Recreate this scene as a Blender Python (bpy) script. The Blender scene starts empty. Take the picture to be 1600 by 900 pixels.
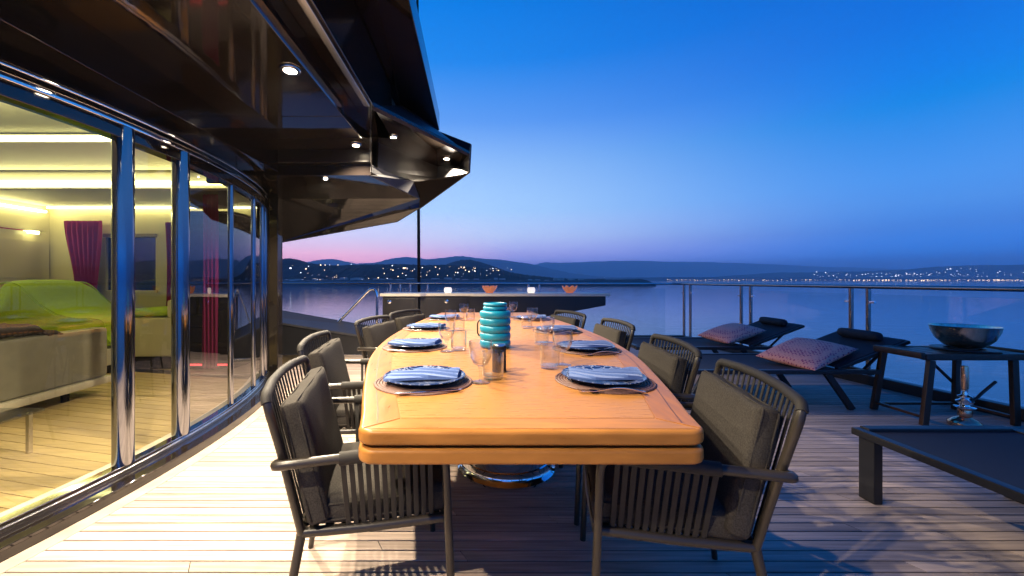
import bpy, bmesh, math, random
from mathutils import Vector, Matrix
random.seed(7)
R = math.radians
PI = math.pi
sc = bpy.context.scene
C = sc.collection

# ------------------------------------------------------------------ camera
H = 1.11                      # camera height over the deck
cam_d = bpy.data.cameras.new('camera')
cam = bpy.data.objects.new('camera', cam_d)
C.objects.link(cam)
cam.location = (0, 0, H)
cam.rotation_euler = (R(90), 0, 0)
cam_d.sensor_width = 36
cam_d.lens = 14.0
cam_d.shift_x = 59 / 1600
cam_d.shift_y = -13 / 1600
cam_d.clip_start = 0.05
cam_d.clip_end = 60000
sc.camera = cam

# ------------------------------------------------------------------ world: dusk sky
HZ_TOP = 400.0
HAZE = 0.00021                # density of the evening haze
world = bpy.data.worlds.new('World')
sc.world = world
world.use_nodes = True
wt = world.node_tree
wt.nodes.clear()


def s2l(c):
    return tuple(((v / 255) / 12.92 if v / 255 <= 0.04045 else ((v / 255 + 0.055) / 1.055) ** 2.4) for v in c)


def wn(t, **k):
    n = wt.nodes.new(t)
    for a, b in k.items():
        setattr(n, a, b)
    return n


tc = wn('ShaderNodeTexCoord')
sep = wn('ShaderNodeSeparateXYZ')
wt.links.new(tc.outputs['Generated'], sep.inputs[0])


def ramp(stops):
    n = wn('ShaderNodeValToRGB')
    el = n.color_ramp.elements
    while len(el) < len(stops):
        el.new(0.5)
    for e, (a, c) in zip(el, stops):
        e.position = math.sin(R(a)) if a >= 0 else 0.0
        # what must lie behind the haze so that this colour reaches the deck
        tr = math.exp(-HAZE * min(HZ_TOP / math.sin(R(max(a, 0.5))), 9800))
        e.color = (*[max(0.0, (v - q * (1 - tr)) / tr) for v, q in zip(s2l(c), (.022, .075, .24))], 1)
    wt.links.new(sep.outputs['Z'], n.inputs['Fac'])
    return n


# afterglow side (where the sun went down, ahead to the left) and the night side
pink = ramp([(0, (205, 148, 184)), (2, (222, 158, 188)), (3.1, (222, 166, 196)), (4.4, (214, 184, 214)), (6, (202, 200, 234)), (9.7, (172, 206, 247)),
             (15.8, (150, 193, 248)), (21.6, (100, 161, 243)), (28.7, (36, 139, 237)), (35, (4, 131, 232)), (50, (0, 98, 195)), (80, (0, 62, 145))])
glow = ramp([(0, (84, 108, 178)), (2, (112, 122, 190)), (3.6, (150, 152, 210)), (6, (180, 196, 234)), (9.7, (168, 206, 247)),
             (15.8, (149, 193, 248)), (21.6, (99, 160, 243)), (28.7, (35, 138, 237)), (35, (4, 130, 232)), (50, (0, 98, 195)), (80, (0, 62, 145))])
night = ramp([(0, (30, 80, 150)), (1.5, (34, 90, 166)), (2.7, (44, 104, 186)), (5.1, (62, 121, 203)), (7.4, (74, 139, 220)), (9.7, (72, 145, 229)),
              (13.6, (52, 139, 228)), (16.8, (14, 132, 225)), (19.2, (2, 124, 226)), (24, (0, 112, 219)), (35, (0, 97, 203)), (55, (0, 72, 165)), (80, (0, 55, 132))])
az = wn('ShaderNodeVectorMath', operation='DOT_PRODUCT')
az.inputs[1].default_value = (-math.sin(R(40)), math.cos(R(40)), 0)
wt.links.new(tc.outputs['Generated'], az.inputs[0])
mr = wn('ShaderNodeMapRange', interpolation_type='SMOOTHSTEP')
mr.inputs['From Min'].default_value = 0.0
mr.inputs['From Max'].default_value = 0.90
wt.links.new(az.outputs['Value'], mr.inputs['Value'])
mx = wn('ShaderNodeMix', data_type='RGBA')
wt.links.new(mr.outputs['Result'], mx.inputs['Factor'])
wt.links.new(night.outputs['Color'], mx.inputs['A'])
wt.links.new(glow.outputs['Color'], mx.inputs['B'])
mr2 = wn('ShaderNodeMapRange', interpolation_type='SMOOTHSTEP')
mr2.inputs['From Min'].default_value = 0.68
mr2.inputs['From Max'].default_value = 0.95
wt.links.new(az.outputs['Value'], mr2.inputs['Value'])
mx2 = wn('ShaderNodeMix', data_type='RGBA')
wt.links.new(mr2.outputs['Result'], mx2.inputs['Factor'])
wt.links.new(mx.outputs['Result'], mx2.inputs['A'])
wt.links.new(pink.outputs['Color'], mx2.inputs['B'])
bg = wn('ShaderNodeBackground')
bg.inputs['Strength'].default_value = 1.0
wo = wn('ShaderNodeOutputWorld')
wt.links.new(mx2.outputs['Result'], bg.inputs['Color'])
wt.links.new(bg.outputs[0], wo.inputs['Surface'])

# ------------------------------------------------------------------ render set-up
sc.render.engine = 'CYCLES'
sc.cycles.use_denoising = True
sc.cycles.max_bounces = 10
sc.cycles.volume_bounces = 2
sc.cycles.transparent_max_bounces = 16
sc.cycles.caustics_reflective = False
sc.cycles.caustics_refractive = False
sc.cycles.sample_clamp_indirect = 6.0
sc.view_settings.view_transform = 'Standard'
sc.view_settings.look = 'None'
sc.view_settings.exposure = 0.0
sc.view_settings.gamma = 1.0
LAMP_W = 350.0                # watts of one ceiling downlight
LAMP_COL = (1.0, 0.83, 0.60)


# ------------------------------------------------------------------ pixel helper (1600x900 photo) -> world
def P(x, y, Y):
    return Vector(((x - 741) / 622.2 * Y, Y, H - (y - 437) / 622.2 * Y))


# ------------------------------------------------------------------ materials
def mat(name, col=(0.5, 0.5, 0.5), rough=0.5, metal=0.0, coat=0.0, spec=0.5, var=0.0, scale=(20, 20, 20), bump=0.0, bscale=60.0,
        objvar=0.0, sheen=0.0, emit=None, estr=0.0, rvar=0.0, bdist=0.002):
    m = bpy.data.materials.new(name)
    m.use_nodes = True
    nt = m.node_tree
    b = nt.nodes['Principled BSDF']
    b.inputs['Base Color'].default_value = (*col, 1)
    b.inputs['Roughness'].default_value = rough
    b.inputs['Metallic'].default_value = metal
    b.inputs['Coat Weight'].default_value = coat
    b.inputs['Coat Roughness'].default_value = 0.06
    b.inputs['Specular IOR Level'].default_value = spec
    b.inputs['Sheen Weight'].default_value = sheen
    if emit:
        b.inputs['Emission Color'].default_value = (*emit, 1)
        b.inputs['Emission Strength'].default_value = estr
    L = nt.links.new
    tcn = nt.nodes.new('ShaderNodeTexCoord')
    mp = nt.nodes.new('ShaderNodeMapping')
    mp.inputs['Scale'].default_value = scale
    L(tcn.outputs['Object'], mp.inputs['Vector'])
    if var or rvar or objvar:
        no = nt.nodes.new('ShaderNodeTexNoise')
        no.inputs['Detail'].default_value = 6
        no.inputs['Scale'].default_value = 1.0
        L(mp.outputs[0], no.inputs['Vector'])
        oi = nt.nodes.new('ShaderNodeObjectInfo')
        # offset per object so that repeats differ
        ad = nt.nodes.new('ShaderNodeVectorMath')
        ad.operation = 'ADD'
        ml = nt.nodes.new('ShaderNodeVectorMath')
        ml.operation = 'SCALE'
        cx = nt.nodes.new('ShaderNodeCombineXYZ')
        for i in range(3):
            L(oi.outputs['Random'], cx.inputs[i])
        L(cx.outputs[0], ml.inputs[0])
        ml.inputs['Scale'].default_value = 37.0
        L(mp.outputs[0], ad.inputs[0])
        L(ml.outputs[0], ad.inputs[1])
        L(ad.outputs[0], no.inputs['Vector'])
        rng = nt.nodes.new('ShaderNodeMapRange')
        rng.inputs['From Min'].default_value = 0.3
        rng.inputs['From Max'].default_value = 0.7
        rng.inputs['To Min'].default_value = 1 - var
        rng.inputs['To Max'].default_value = 1 + var
        L(no.outputs['Fac'], rng.inputs['Value'])
        r2 = nt.nodes.new('ShaderNodeMapRange')
        r2.inputs['To Min'].default_value = 1 - objvar
        r2.inputs['To Max'].default_value = 1 + objvar
        L(oi.outputs['Random'], r2.inputs['Value'])
        mu = nt.nodes.new('ShaderNodeMath')
        mu.operation = 'MULTIPLY'
        L(rng.outputs[0], mu.inputs[0])
        L(r2.outputs[0], mu.inputs[1])
        vm = nt.nodes.new('ShaderNodeVectorMath')
        vm.operation = 'SCALE'
        vm.inputs[0].default_value = col
        L(mu.outputs[0], vm.inputs['Scale'])
        L(vm.outputs[0], b.inputs['Base Color'])
        if rvar:
            r3 = nt.nodes.new('ShaderNodeMapRange')
            r3.inputs['From Min'].default_value = 0.3
            r3.inputs['From Max'].default_value = 0.7
            r3.inputs['To Min'].default_value = max(0.0, rough - rvar)
            r3.inputs['To Max'].default_value = rough + rvar
            L(no.outputs['Fac'], r3.inputs['Value'])
            L(r3.outputs[0], b.inputs['Roughness'])
    if bump:
        n2 = nt.nodes.new('ShaderNodeTexNoise')
        n2.inputs['Scale'].default_value = bscale
        n2.inputs['Detail'].default_value = 4
        L(tcn.outputs['Object'], n2.inputs['Vector'])
        bp = nt.nodes.new('ShaderNodeBump')
        bp.inputs['Strength'].default_value = bump
        bp.inputs['Distance'].default_value = bdist
        L(n2.outputs['Fac'], bp.inputs['Height'])
        L(bp.outputs[0], b.inputs['Normal'])
    return m


def glass(name, tint=(0.97, 0.98, 0.98), ior=1.5, gain=1.6, add=0.0, power=5.0):
    m = bpy.data.materials.new(name)
    m.use_nodes = True
    nt = m.node_tree
    nt.nodes.clear()
    L = nt.links.new
    o = nt.nodes.new('ShaderNodeOutputMaterial')
    t = nt.nodes.new('ShaderNodeBsdfTransparent')
    t.inputs[0].default_value = (*tint, 1)
    g = nt.nodes.new('ShaderNodeBsdfGlossy')
    g.inputs['Roughness'].default_value = 0.0
    f = nt.nodes.new('ShaderNodeLayerWeight')      # Schlick: same from both sides of the pane
    f.inputs['Blend'].default_value = 0.5
    pw = nt.nodes.new('ShaderNodeMath')
    pw.operation = 'POWER'
    pw.inputs[1].default_value = power
    L(f.outputs['Facing'], pw.inputs[0])
    f0 = ((ior - 1) / (ior + 1)) ** 2 * gain + add
    k = nt.nodes.new('ShaderNodeMath')
    k.operation = 'MULTIPLY_ADD'
    k.use_clamp = True
    k.inputs[1].default_value = 0.9 - f0
    k.inputs[2].default_value = f0
    L(pw.outputs[0], k.inputs[0])
    mxs = nt.nodes.new('ShaderNodeMixShader')
    L(k.outputs[0], mxs.inputs[0])
    L(t.outputs[0], mxs.inputs[1])
    L(g.outputs[0], mxs.inputs[2])
    L(mxs.outputs[0], o.inputs[0])
    return m


def emis(name, col, s, sampling='AUTO'):
    m = bpy.data.materials.new(name)
    m.use_nodes = True
    nt = m.node_tree
    nt.nodes.clear()
    o = nt.nodes.new('ShaderNodeOutputMaterial')
    e = nt.nodes.new('ShaderNodeEmission')
    e.inputs[0].default_value = (*col, 1)
    e.inputs[1].default_value = s
    nt.links.new(e.outputs[0], o.inputs[0])
    m.cycles.emission_sampling = sampling
    return m


M = {}
M['teak'] = mat('weathered_teak', (0.455, 0.355, 0.290), 0.62, var=0.30, scale=(3, 60, 60), objvar=0.24, bump=0.25, bscale=140)
M['teak_margin'] = mat('teak_margin', (0.42, 0.335, 0.27), 0.6, var=0.18, scale=(8, 8, 8), objvar=0.1, bump=0.2, bscale=140)
M['caulk'] = mat('black_caulking', (0.012, 0.011, 0.011), 0.7)
M['table'] = mat('varnished_wood', (0.330, 0.138, 0.030), 0.32, spec=0.2, var=0.2, scale=(7, 50, 30), rvar=0.05)
M['table_panel'] = mat('varnished_wood_panel', (0.345, 0.150, 0.036), 0.32, spec=0.2, var=0.11, scale=(14, 110, 60), rvar=0.09)
M['table_side'] = mat('varnished_wood_border', (0.300, 0.115, 0.026), 0.32, spec=0.2, var=0.2, scale=(50, 7, 30), rvar=0.05)
M['inlay'] = mat('dark_inlay', (0.09, 0.035, 0.012), 0.4)
M['chrome'] = mat('polished_steel', (0.86, 0.86, 0.87), 0.06, 1.0, var=0.03, scale=(6, 6, 6))
M['bowl_steel'] = mat('dark_brushed_steel', (0.92, 0.72, 0.54), 0.24, 1.0, var=0.12, scale=(60, 60, 4))
M['smoked_chrome'] = mat('smoked_chrome', (0.27, 0.28, 0.31), 0.09, 1.0, var=0.05, scale=(3, 3, 1))
M['post_steel'] = mat('weathered_steel', (0.34, 0.30, 0.29), 0.2, 1.0, var=0.08, scale=(4, 4, 30))
M['steel'] = mat('brushed_steel', (0.62, 0.60, 0.58), 0.22, 1.0, var=0.05, scale=(4, 4, 60))
M['frame'] = mat('taupe_painted_tube', (0.026, 0.021, 0.016), 0.34, spec=0.5, var=0.06, scale=(12, 12, 12))
M['webbing'] = mat('dark_webbing', (0.013, 0.011, 0.009), 0.72, var=0.15, scale=(90, 90, 90), bump=0.4, bscale=500)
M['cushion'] = mat('taupe_cushion_fabric', (0.040, 0.0355, 0.0305), 0.92, spec=0.2, var=0.42, scale=(210, 210, 210), bump=0.5, bscale=420, sheen=0.0)
M['gloss_black'] = mat('gloss_dark_panel', (0.011, 0.0085, 0.0075), 0.05, coat=0.0, spec=0.8, var=0.15, scale=(1.2, 1.2, 1.2), rvar=0.02, bump=0.07, bscale=2.6, bdist=0.02)
M['dark_panel'] = mat('dark_bronze_panel', (0.016, 0.013, 0.012), 0.34, var=0.12, scale=(3, 3, 3), rvar=0.06)
M['bulwark'] = mat('dark_grey_paint', (0.040, 0.040, 0.045), 0.42, coat=0.0, var=0.1, scale=(2, 2, 2))
M['counter'] = mat('cream_stone_top', (0.82, 0.73, 0.58), 0.4, var=0.07, scale=(9, 9, 9))
M['lounger_frame'] = mat('black_aluminium', (0.014, 0.014, 0.016), 0.4, var=0.1, scale=(10, 10, 10))
M['sling'] = mat('black_mesh_sling', (0.014, 0.015, 0.021), 0.75, var=0.15, scale=(300, 300, 300), bump=0.3, bscale=700)
M['darkwood'] = mat('dark_stained_wood', (0.050, 0.020, 0.011), 0.4, var=0.3, scale=(30, 30, 4))
M['copper'] = mat('copper', (0.86, 0.50, 0.32), 0.2, 1.0)
M['teal'] = mat('turquoise_glaze', (0.003, 0.205, 0.305), 0.40, spec=0.5, var=0.22, scale=(14, 14, 26), coat=0.15)
M['black_plastic'] = mat('matt_black', (0.012, 0.010, 0.009), 0.6, var=0.1, spec=0.25)
M['napkin'] = mat('pale_blue_linen', (0.080, 0.140, 0.330), 0.9, var=0.08, scale=(250, 250, 250), bump=0.4, bscale=600, sheen=0.2)
M['mat'] = mat('copper_woven_cord', (0.105, 0.048, 0.036), 0.6, var=0.45, scale=(160, 160, 160), bump=0.6, bscale=420)
M['glassware'] = glass('clear_glassware', (0.965, 0.975, 0.98), 1.5, 1.0, 0.025, 2.6)
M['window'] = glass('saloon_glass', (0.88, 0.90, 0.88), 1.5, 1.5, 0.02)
M['dark_glass'] = glass('darkened_window', (0.16, 0.20, 0.30), 1.5, 1.5, 0.02)  # darkness outside put into the tint, dims the afterglow behind the far-wall windows
M['window_dark'] = glass('darkened_saloon_glass', (0.42, 0.43, 0.46), 1.5, 1.5, 0.16)  # dim interior and mirror look put into the tint of the far panes
M['rail_glass'] = glass('balustrade_glass', (0.93, 0.965, 0.97), 1.45, 1.2)
M['lamp'] = emis('lamp_lens', (1.0, 0.83, 0.58), 60.0, 'NONE')
M['cove'] = emis('cove_light', (1.0, 0.90, 0.36), 16.0)
M['red_led'] = emis('red_led', (1.0, 0.06, 0.06), 6.0)
M['cream'] = mat('cream_lacquer', (0.56, 0.51, 0.34), 0.35, var=0.03, scale=(2, 2, 2))
M['ceilw'] = mat('white_ceiling', (0.66, 0.64, 0.52), 0.5, var=0.02)
M['darkceil'] = mat('tan_soffit', (0.20, 0.16, 0.10), 0.4, var=0.05)
M['lime'] = mat('lime_fabric', (0.30, 0.44, 0.004), 0.85, var=0.1, scale=(40, 40, 40), bump=0.25, bscale=160)
M['sofa'] = mat('beige_leather', (0.185, 0.170, 0.110), 0.45, var=0.1, scale=(9, 9, 9), bump=0.15, bscale=200)
M['sofa_base'] = mat('pale_sofa_plinth', (0.46, 0.40, 0.26), 0.4, var=0.05)
M['throw'] = mat('brown_throw', (0.018, 0.009, 0.009), 0.95, var=0.5, scale=(25, 60, 25), bump=0.5, bscale=120)
M['curtain'] = mat('magenta_curtain', (0.36, 0.012, 0.09), 0.8, var=0.1, scale=(20, 20, 5))
M['inteak'] = mat('saloon_teak', (0.46, 0.33, 0.13), 0.4, var=0.16, scale=(3, 50, 50), objvar=0.12)
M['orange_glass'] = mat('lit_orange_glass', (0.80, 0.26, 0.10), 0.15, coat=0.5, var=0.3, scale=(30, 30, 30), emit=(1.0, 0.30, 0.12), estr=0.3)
M['candle'] = mat('frosted_candle_cup', (0.85, 0.80, 0.75), 0.4, emit=(1.0, 0.85, 0.7), estr=0.9)
M['hill'] = mat('wooded_hill', (0.030, 0.040, 0.028), 0.95, var=0.4, scale=(0.05, 0.05, 0.05), spec=0.1)
M['shore'] = mat('shore', (0.06, 0.06, 0.055), 0.9, var=0.3, scale=(0.05, 0.05, 0.05), spec=0.1)


def plate_mat():
    m = mat('navy_patterned_china', (0.012, 0.03, 0.10), 0.16, coat=0.4)
    nt = m.node_tree
    L = nt.links.new
    t = nt.nodes.new('ShaderNodeTexCoord')
    w = nt.nodes.new('ShaderNodeTexVoronoi')
    w.feature = 'DISTANCE_TO_EDGE'
    w.inputs['Scale'].default_value = 30
    nz = nt.nodes.new('ShaderNodeTexNoise')
    nz.inputs['Scale'].default_value = 22
    L(t.outputs['Object'], nz.inputs['Vector'])
    mixv = nt.nodes.new('ShaderNodeMix')
    mixv.data_type = 'VECTOR'
    mixv.inputs['Factor'].default_value = 0.06
    L(t.outputs['Object'], mixv.inputs['A'])
    L(nz.outputs['Color'], mixv.inputs['B'])
    L(mixv.outputs['Result'], w.inputs['Vector'])
    cr = nt.nodes.new('ShaderNodeValToRGB')
    cr.color_ramp.elements[0].position = 0.03
    cr.color_ramp.elements[0].color = (0.20, 0.23, 0.33, 1)
    cr.color_ramp.elements[1].position = 0.09
    cr.color_ramp.elements[1].color = (0.010, 0.026, 0.095, 1)
    L(w.outputs['Distance'], cr.inputs['Fac'])
    L(cr.outputs['Color'], nt.nodes['Principled BSDF'].inputs['Base Color'])
    return m


def pillow_mat():
    m = mat('purple_patterned_fabric', (0.2, 0.05, 0.15), 0.9)
    nt = m.node_tree
    L = nt.links.new
    t = nt.nodes.new('ShaderNodeTexCoord')
    mp = nt.nodes.new('ShaderNodeMapping')
    mp.inputs['Rotation'].default_value = (0, 0, 0.6)
    mp.inputs['Scale'].default_value = (1, 1.6, 1)
    w = nt.nodes.new('ShaderNodeTexVoronoi')
    w.distance = 'MANHATTAN'
    w.inputs['Scale'].default_value = 34
    w.inputs['Randomness'].default_value = 0.35
    L(t.outputs['Object'], mp.inputs[0])
    L(mp.outputs[0], w.inputs['Vector'])
    cr = nt.nodes.new('ShaderNodeValToRGB')
    e = cr.color_ramp.elements
    e[0].position = 0.2
    e[0].color = (0.28, 0.015, 0.09, 1)
    e[1].position = 0.62
    e[1].color = (0.85, 0.38, 0.30, 1)
    n = e.new(0.42)
    n.color = (0.55, 0.12, 0.19, 1)
    L(w.outputs['Distance'], cr.inputs['Fac'])
    L(cr.outputs['Color'], nt.nodes['Principled BSDF'].inputs['Base Color'])
    return m


M['plate'] = plate_mat()
M['pillow'] = pillow_mat()


def sea_mat():
    m = mat('evening_sea', (0.004, 0.085, 0.22), 0.09, spec=0.5)
    nt = m.node_tree
    L = nt.links.new
    b = nt.nodes['Principled BSDF']
    b.inputs['IOR'].default_value = 1.65
    t = nt.nodes.new('ShaderNodeTexCoord')
    mp = nt.nodes.new('ShaderNodeMapping')
    mp.inputs['Scale'].default_value = (0.16, 0.42, 1)
    L(t.outputs['Object'], mp.inputs[0])
    n = nt.nodes.new('ShaderNodeTexNoise')
    n.inputs['Scale'].default_value = 1.0
    n.inputs['Detail'].default_value = 5
    L(mp.outputs[0], n.inputs['Vector'])
    bp = nt.nodes.new('ShaderNodeBump')
    bp.inputs['Strength'].default_value = 0.12
    bp.inputs['Distance'].default_value = 0.5
    L(n.outputs['Fac'], bp.inputs['Height'])
    L(bp.outputs[0], b.inputs['Normal'])
    return m


M['sea'] = sea_mat()


# ------------------------------------------------------------------ mesh helpers
class MB:
    def __init__(s):
        s.v = []
        s.f = []

    def add(s, vs, fs):
        o = len(s.v)
        s.v += [tuple(p) for p in vs]
        s.f += [tuple(o + i for i in f) for f in fs]
        return s

    def box(s, x0, x1, y0, y1, z0, z1, b=0.0):
        if b <= 0:
            v = [(x, y, z) for x in (x0, x1) for y in (y0, y1) for z in (z0, z1)]
            return s.add(v, [(0, 1, 3, 2), (4, 6, 7, 5), (0, 4, 5, 1), (2, 3, 7, 6), (0, 2, 6, 4), (1, 5, 7, 3)])
        bm = bmesh.new()
        bmesh.ops.create_cube(bm, size=1.0)
        for q in bm.verts:
            q.co = Vector(((x0 + x1) / 2 + q.co.x * (x1 - x0), (y0 + y1) / 2 + q.co.y * (y1 - y0), (z0 + z1) / 2 + q.co.z * (z1 - z0)))
        b = min(b, 0.49 * min(abs(x1 - x0), abs(y1 - y0), abs(z1 - z0)))
        bmesh.ops.bevel(bm, geom=bm.edges[:], offset=b, segments=2, affect='EDGES', profile=0.6)
        bm.verts.index_update()
        s.add([q.co[:] for q in bm.verts], [[q.index for q in f.verts] for f in bm.faces])
        bm.free()
        return s

    def bar(s, a, b, w, h, up=(0, 0, 1), bev=0.0):
        """rectangular bar from a to b"""
        a, b = Vector(a), Vector(b)
        t = (b - a).normalized()
        u = Vector(up)
        x = t.cross(u)
        if x.length < 1e-4:
            x = t.cross(Vector((1, 0, 0)))
        x.normalize()
        z = x.cross(t)
        m = MB().box(-w / 2, w / 2, 0, (b - a).length, -h / 2, h / 2, bev)
        return s.add([a + x * p[0] + t * p[1] + z * p[2] for p in m.v], m.f)

    def tube(s, pts, r, seg=10, closed=False, cap=True):
        pts = [Vector(p) for p in pts]
        n = len(pts)
        rs = r if isinstance(r, (list, tuple)) else [r] * n
        T = []
        for i in range(n):
            a = pts[(i - 1) % n] if closed or i > 0 else pts[i]
            b = pts[(i + 1) % n] if closed or i < n - 1 else pts[i]
            T.append((b - a).normalized())
        u = T[0].orthogonal().normalized()
        vs, fs = [], []
        for i in range(n):
            u = (u - T[i] * u.dot(T[i]))
            u = u.normalized() if u.length > 1e-6 else T[i].orthogonal().normalized()
            w = T[i].cross(u)
            for k in range(seg):
                a = 2 * PI * k / seg
                vs.append(pts[i] + (u * math.cos(a) + w * math.sin(a)) * rs[i])
        m = n if closed else n - 1
        for i in range(m):
            j = (i + 1) % n
            for k in range(seg):
                l = (k + 1) % seg
                fs.append((i * seg + k, i * seg + l, j * seg + l, j * seg + k))
        if cap and not closed:
            fs.append(tuple(range(seg - 1, -1, -1)))
            fs.append(tuple((n - 1) * seg + k for k in range(seg)))
        return s.add(vs, fs)

    def lathe(s, prof, seg=32, c=(0, 0, 0), flute=0.0, nf=0, fl=None):
        vs, fs = [], []
        n = len(prof)
        for i, (r, z) in enumerate(prof):
            for k in range(seg):
                a = 2 * PI * k / seg
                rr = max(r, 1e-5)
                if flute and (fl is None or fl(i)):
                    rr *= 1 - flute * abs(math.sin(a * nf / 2))
                vs.append((c[0] + rr * math.cos(a), c[1] + rr * math.sin(a), c[2] + z))
        for i in range(n - 1):
            for k in range(seg):
                l = (k + 1) % seg
                fs.append((i * seg + k, i * seg + l, (i + 1) * seg + l, (i + 1) * seg + k))
        return s.add(vs, fs)

    def slab(s, out, z0, z1, r=0.008, k=4):
        """outline (ccw list of x,y) extruded with rounded edges"""
        n = len(out)

        def off(d):
            q = []
            for i in range(n):
                a, b, c = Vector(out[i - 1]), Vector(out[i]), Vector(out[(i + 1) % n])
                e1 = (b - a).normalized()
                e2 = (c - b).normalized()
                n1 = Vector((-e1.y, e1.x))
                n2 = Vector((-e2.y, e2.x))
                m = (n1 + n2)
                m = m / max(1e-6, m.length)
                m = m / max(0.4, m.dot(n1))
                q.append(b + m * d)
            return q
        rings = []
        for i in range(k + 1):
            a = PI / 2 * i / k
            rings.append((off(r * (1 - math.sin(a))), z0 + r * (1 - math.cos(a))))
        for i in range(k + 1):
            a = PI / 2 * i / k
            rings.append((off(r * (1 - math.cos(a))), z1 - r * (1 - math.sin(a))))
        vs, fs = [], []
        for o, z in rings:
            vs += [(p.x, p.y, z) for p in o]
        m = len(rings)
        for i in range(m - 1):
            for j in range(n):
                l = (j + 1) % n
                fs.append((i * n + j, i * n + l, (i + 1) * n + l, (i + 1) * n + j))
        fs.append(tuple(range(n - 1, -1, -1)))
        fs.append(tuple((m - 1) * n + j for j in range(n)))
        return s.add(vs, fs)

    def mesh(s, name, smooth=35):
        me = bpy.data.meshes.new(name)
        me.from_pydata(s.v, [], s.f)
        me.update()
        bm = bmesh.new()
        bm.from_mesh(me)
        bmesh.ops.recalc_face_normals(bm, faces=bm.faces[:])
        bm.to_mesh(me)
        bm.free()
        if smooth:
            me.shade_smooth()
            me.set_sharp_from_angle(angle=R(smooth))
            if smooth == 35:                      # area-weighted normals keep the large flat faces flat
                ca = math.cos(R(50))
                vf = [[] for _ in me.vertices]
                for p in me.polygons:
                    for q in p.vertices:
                        vf[q].append(p.index)
                pn = [p.normal.copy() for p in me.polygons]
                pa = [p.area for p in me.polygons]
                ns = []
                for p in me.polygons:
                    n0 = pn[p.index]
                    for q in p.vertices:
                        v = Vector((0, 0, 0))
                        for k in vf[q]:
                            if pn[k].dot(n0) > ca:
                                v += pn[k] * pa[k]
                        ns.append(v.normalized() if v.length > 0 else n0)
                me.normals_split_custom_set([tuple(v) for v in ns])
        return me

    def build(s, name, m, parent=None, smooth=35, loc=None, rz=None):
        me = s.mesh(name, smooth)
        me.materials.append(M[m] if isinstance(m, str) else m)
        return place(name, me, parent, loc, rz)


def place(name, me, parent=None, loc=None, rz=None):
    o = bpy.data.objects.new(name, me)
    C.objects.link(o)
    o.parent = parent
    if loc is not None:
        o.location = loc
    if rz is not None:
        o.rotation_euler = (0, 0, rz)
    return o


def tag(o, label=None, cat=None, group=None, kind=None):
    if label:
        o['label'] = label
    if cat:
        o['category'] = cat
    if group:
        o['group'] = group
    if kind:
        o['kind'] = kind
    return o


def thing(name, label, cat, loc=(0, 0, 0), rz=0.0, group=None):
    o = bpy.data.objects.new(name, None)
    o.empty_display_size = 0.1
    C.objects.link(o)
    o.location = loc
    o.rotation_euler = (0, 0, rz)
    return tag(o, label, cat, group)


KIDS = {}


def children(o):
    return [c for c in bpy.data.objects if c.parent is o]


def copy_tree(o, parent=None, kids=None):
    c = o.copy()
    C.objects.link(c)
    c.parent = parent
    for ch in children(o):
        copy_tree(ch, c)
    return c


def bez(pts, n=6, r=0.06):
    """polyline with rounded corners"""
    pts = [Vector(p) for p in pts]
    out = [pts[0]]
    for i in range(1, len(pts) - 1):
        a, b, c = pts[i - 1], pts[i], pts[i + 1]
        d1 = min(r, (a - b).length * 0.48)
        d2 = min(r, (c - b).length * 0.48)
        p0 = b + (a - b).normalized() * d1
        p2 = b + (c - b).normalized() * d2
        for k in range(n + 1):
            t = k / n
            out.append(p0 * (1 - t) ** 2 + b * 2 * t * (1 - t) + p2 * t * t)
    out.append(pts[-1])
    return out


def lerp(tab, x):
    if x <= tab[0][0]:
        return tab[0][1]
    for (a, b), (c, d) in zip(tab, tab[1:]):
        if x <= c:
            return b + (d - b) * (x - a) / (c - a)
    return tab[-1][1]


# ================================================================== SETTING
# ---- sea
SEA = -8.0
mb = MB()
mb.add([(-30000, -3000, 0), (30000, -3000, 0), (30000, 30000, 0), (-30000, 30000, 0)], [(0, 1, 2, 3)])
o = mb.build('sea', 'sea', loc=(0, 0, SEA), smooth=0)
tag(o, 'smooth dusk sea reflecting the blue and lilac sky', kind='structure')


# ---- hills: heightfields whose ridge height is given as pixels above the horizon against photo x
def fbm(x, y, s):
    v = 0
    a = 1
    for k in range(4):
        v += a * math.sin(x * s * 1.7 ** k + 1.3 * k + 0.7 * math.sin(y * s * 1.3 ** k + k)) * math.cos(y * s * 1.6 ** k + 2.1 * k)
        a *= 0.55
    return v


def hill(name, D, depth, prof, label, x0, x1, nx, ny=14, rough=0.0, m='hill'):
    """D: distance of the shore, ridge lies at D+depth/2"""
    mb = MB()
    vs = []
    for j in range(ny + 1):
        t = j / ny
        for i in range(nx + 1):
            px_ = x0 + (x1 - x0) * i / nx
            Y = D + depth * t
            X = (px_ - 741) / 622.2 * (D + depth * 0.5)
            hp = max(0.0, lerp(prof, px_)) / 622.2 * (D + depth * 0.5) + H - SEA
            sh = math.sin(PI * min(1.0, max(0.0, t))) ** 0.75
            z = hp * sh
            z += rough * (random.random() - 0.35) * sh + rough * 0.8 * fbm(X, Y, 9.0 / D) * sh
            vs.append((X, Y, max(-1.0, z) if 0 < j < ny else -1.0))
    fs = []
    for j in range(ny):
        for i in range(nx):
            a = j * (nx + 1) + i
            fs.append((a, a + 1, a + nx + 2, a + nx + 1))
    mb.add(vs, fs)
    o = mb.build(name, m, loc=(0, 0, SEA), smooth=0)
    tag(o, label, kind='structure')
    return o


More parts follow.
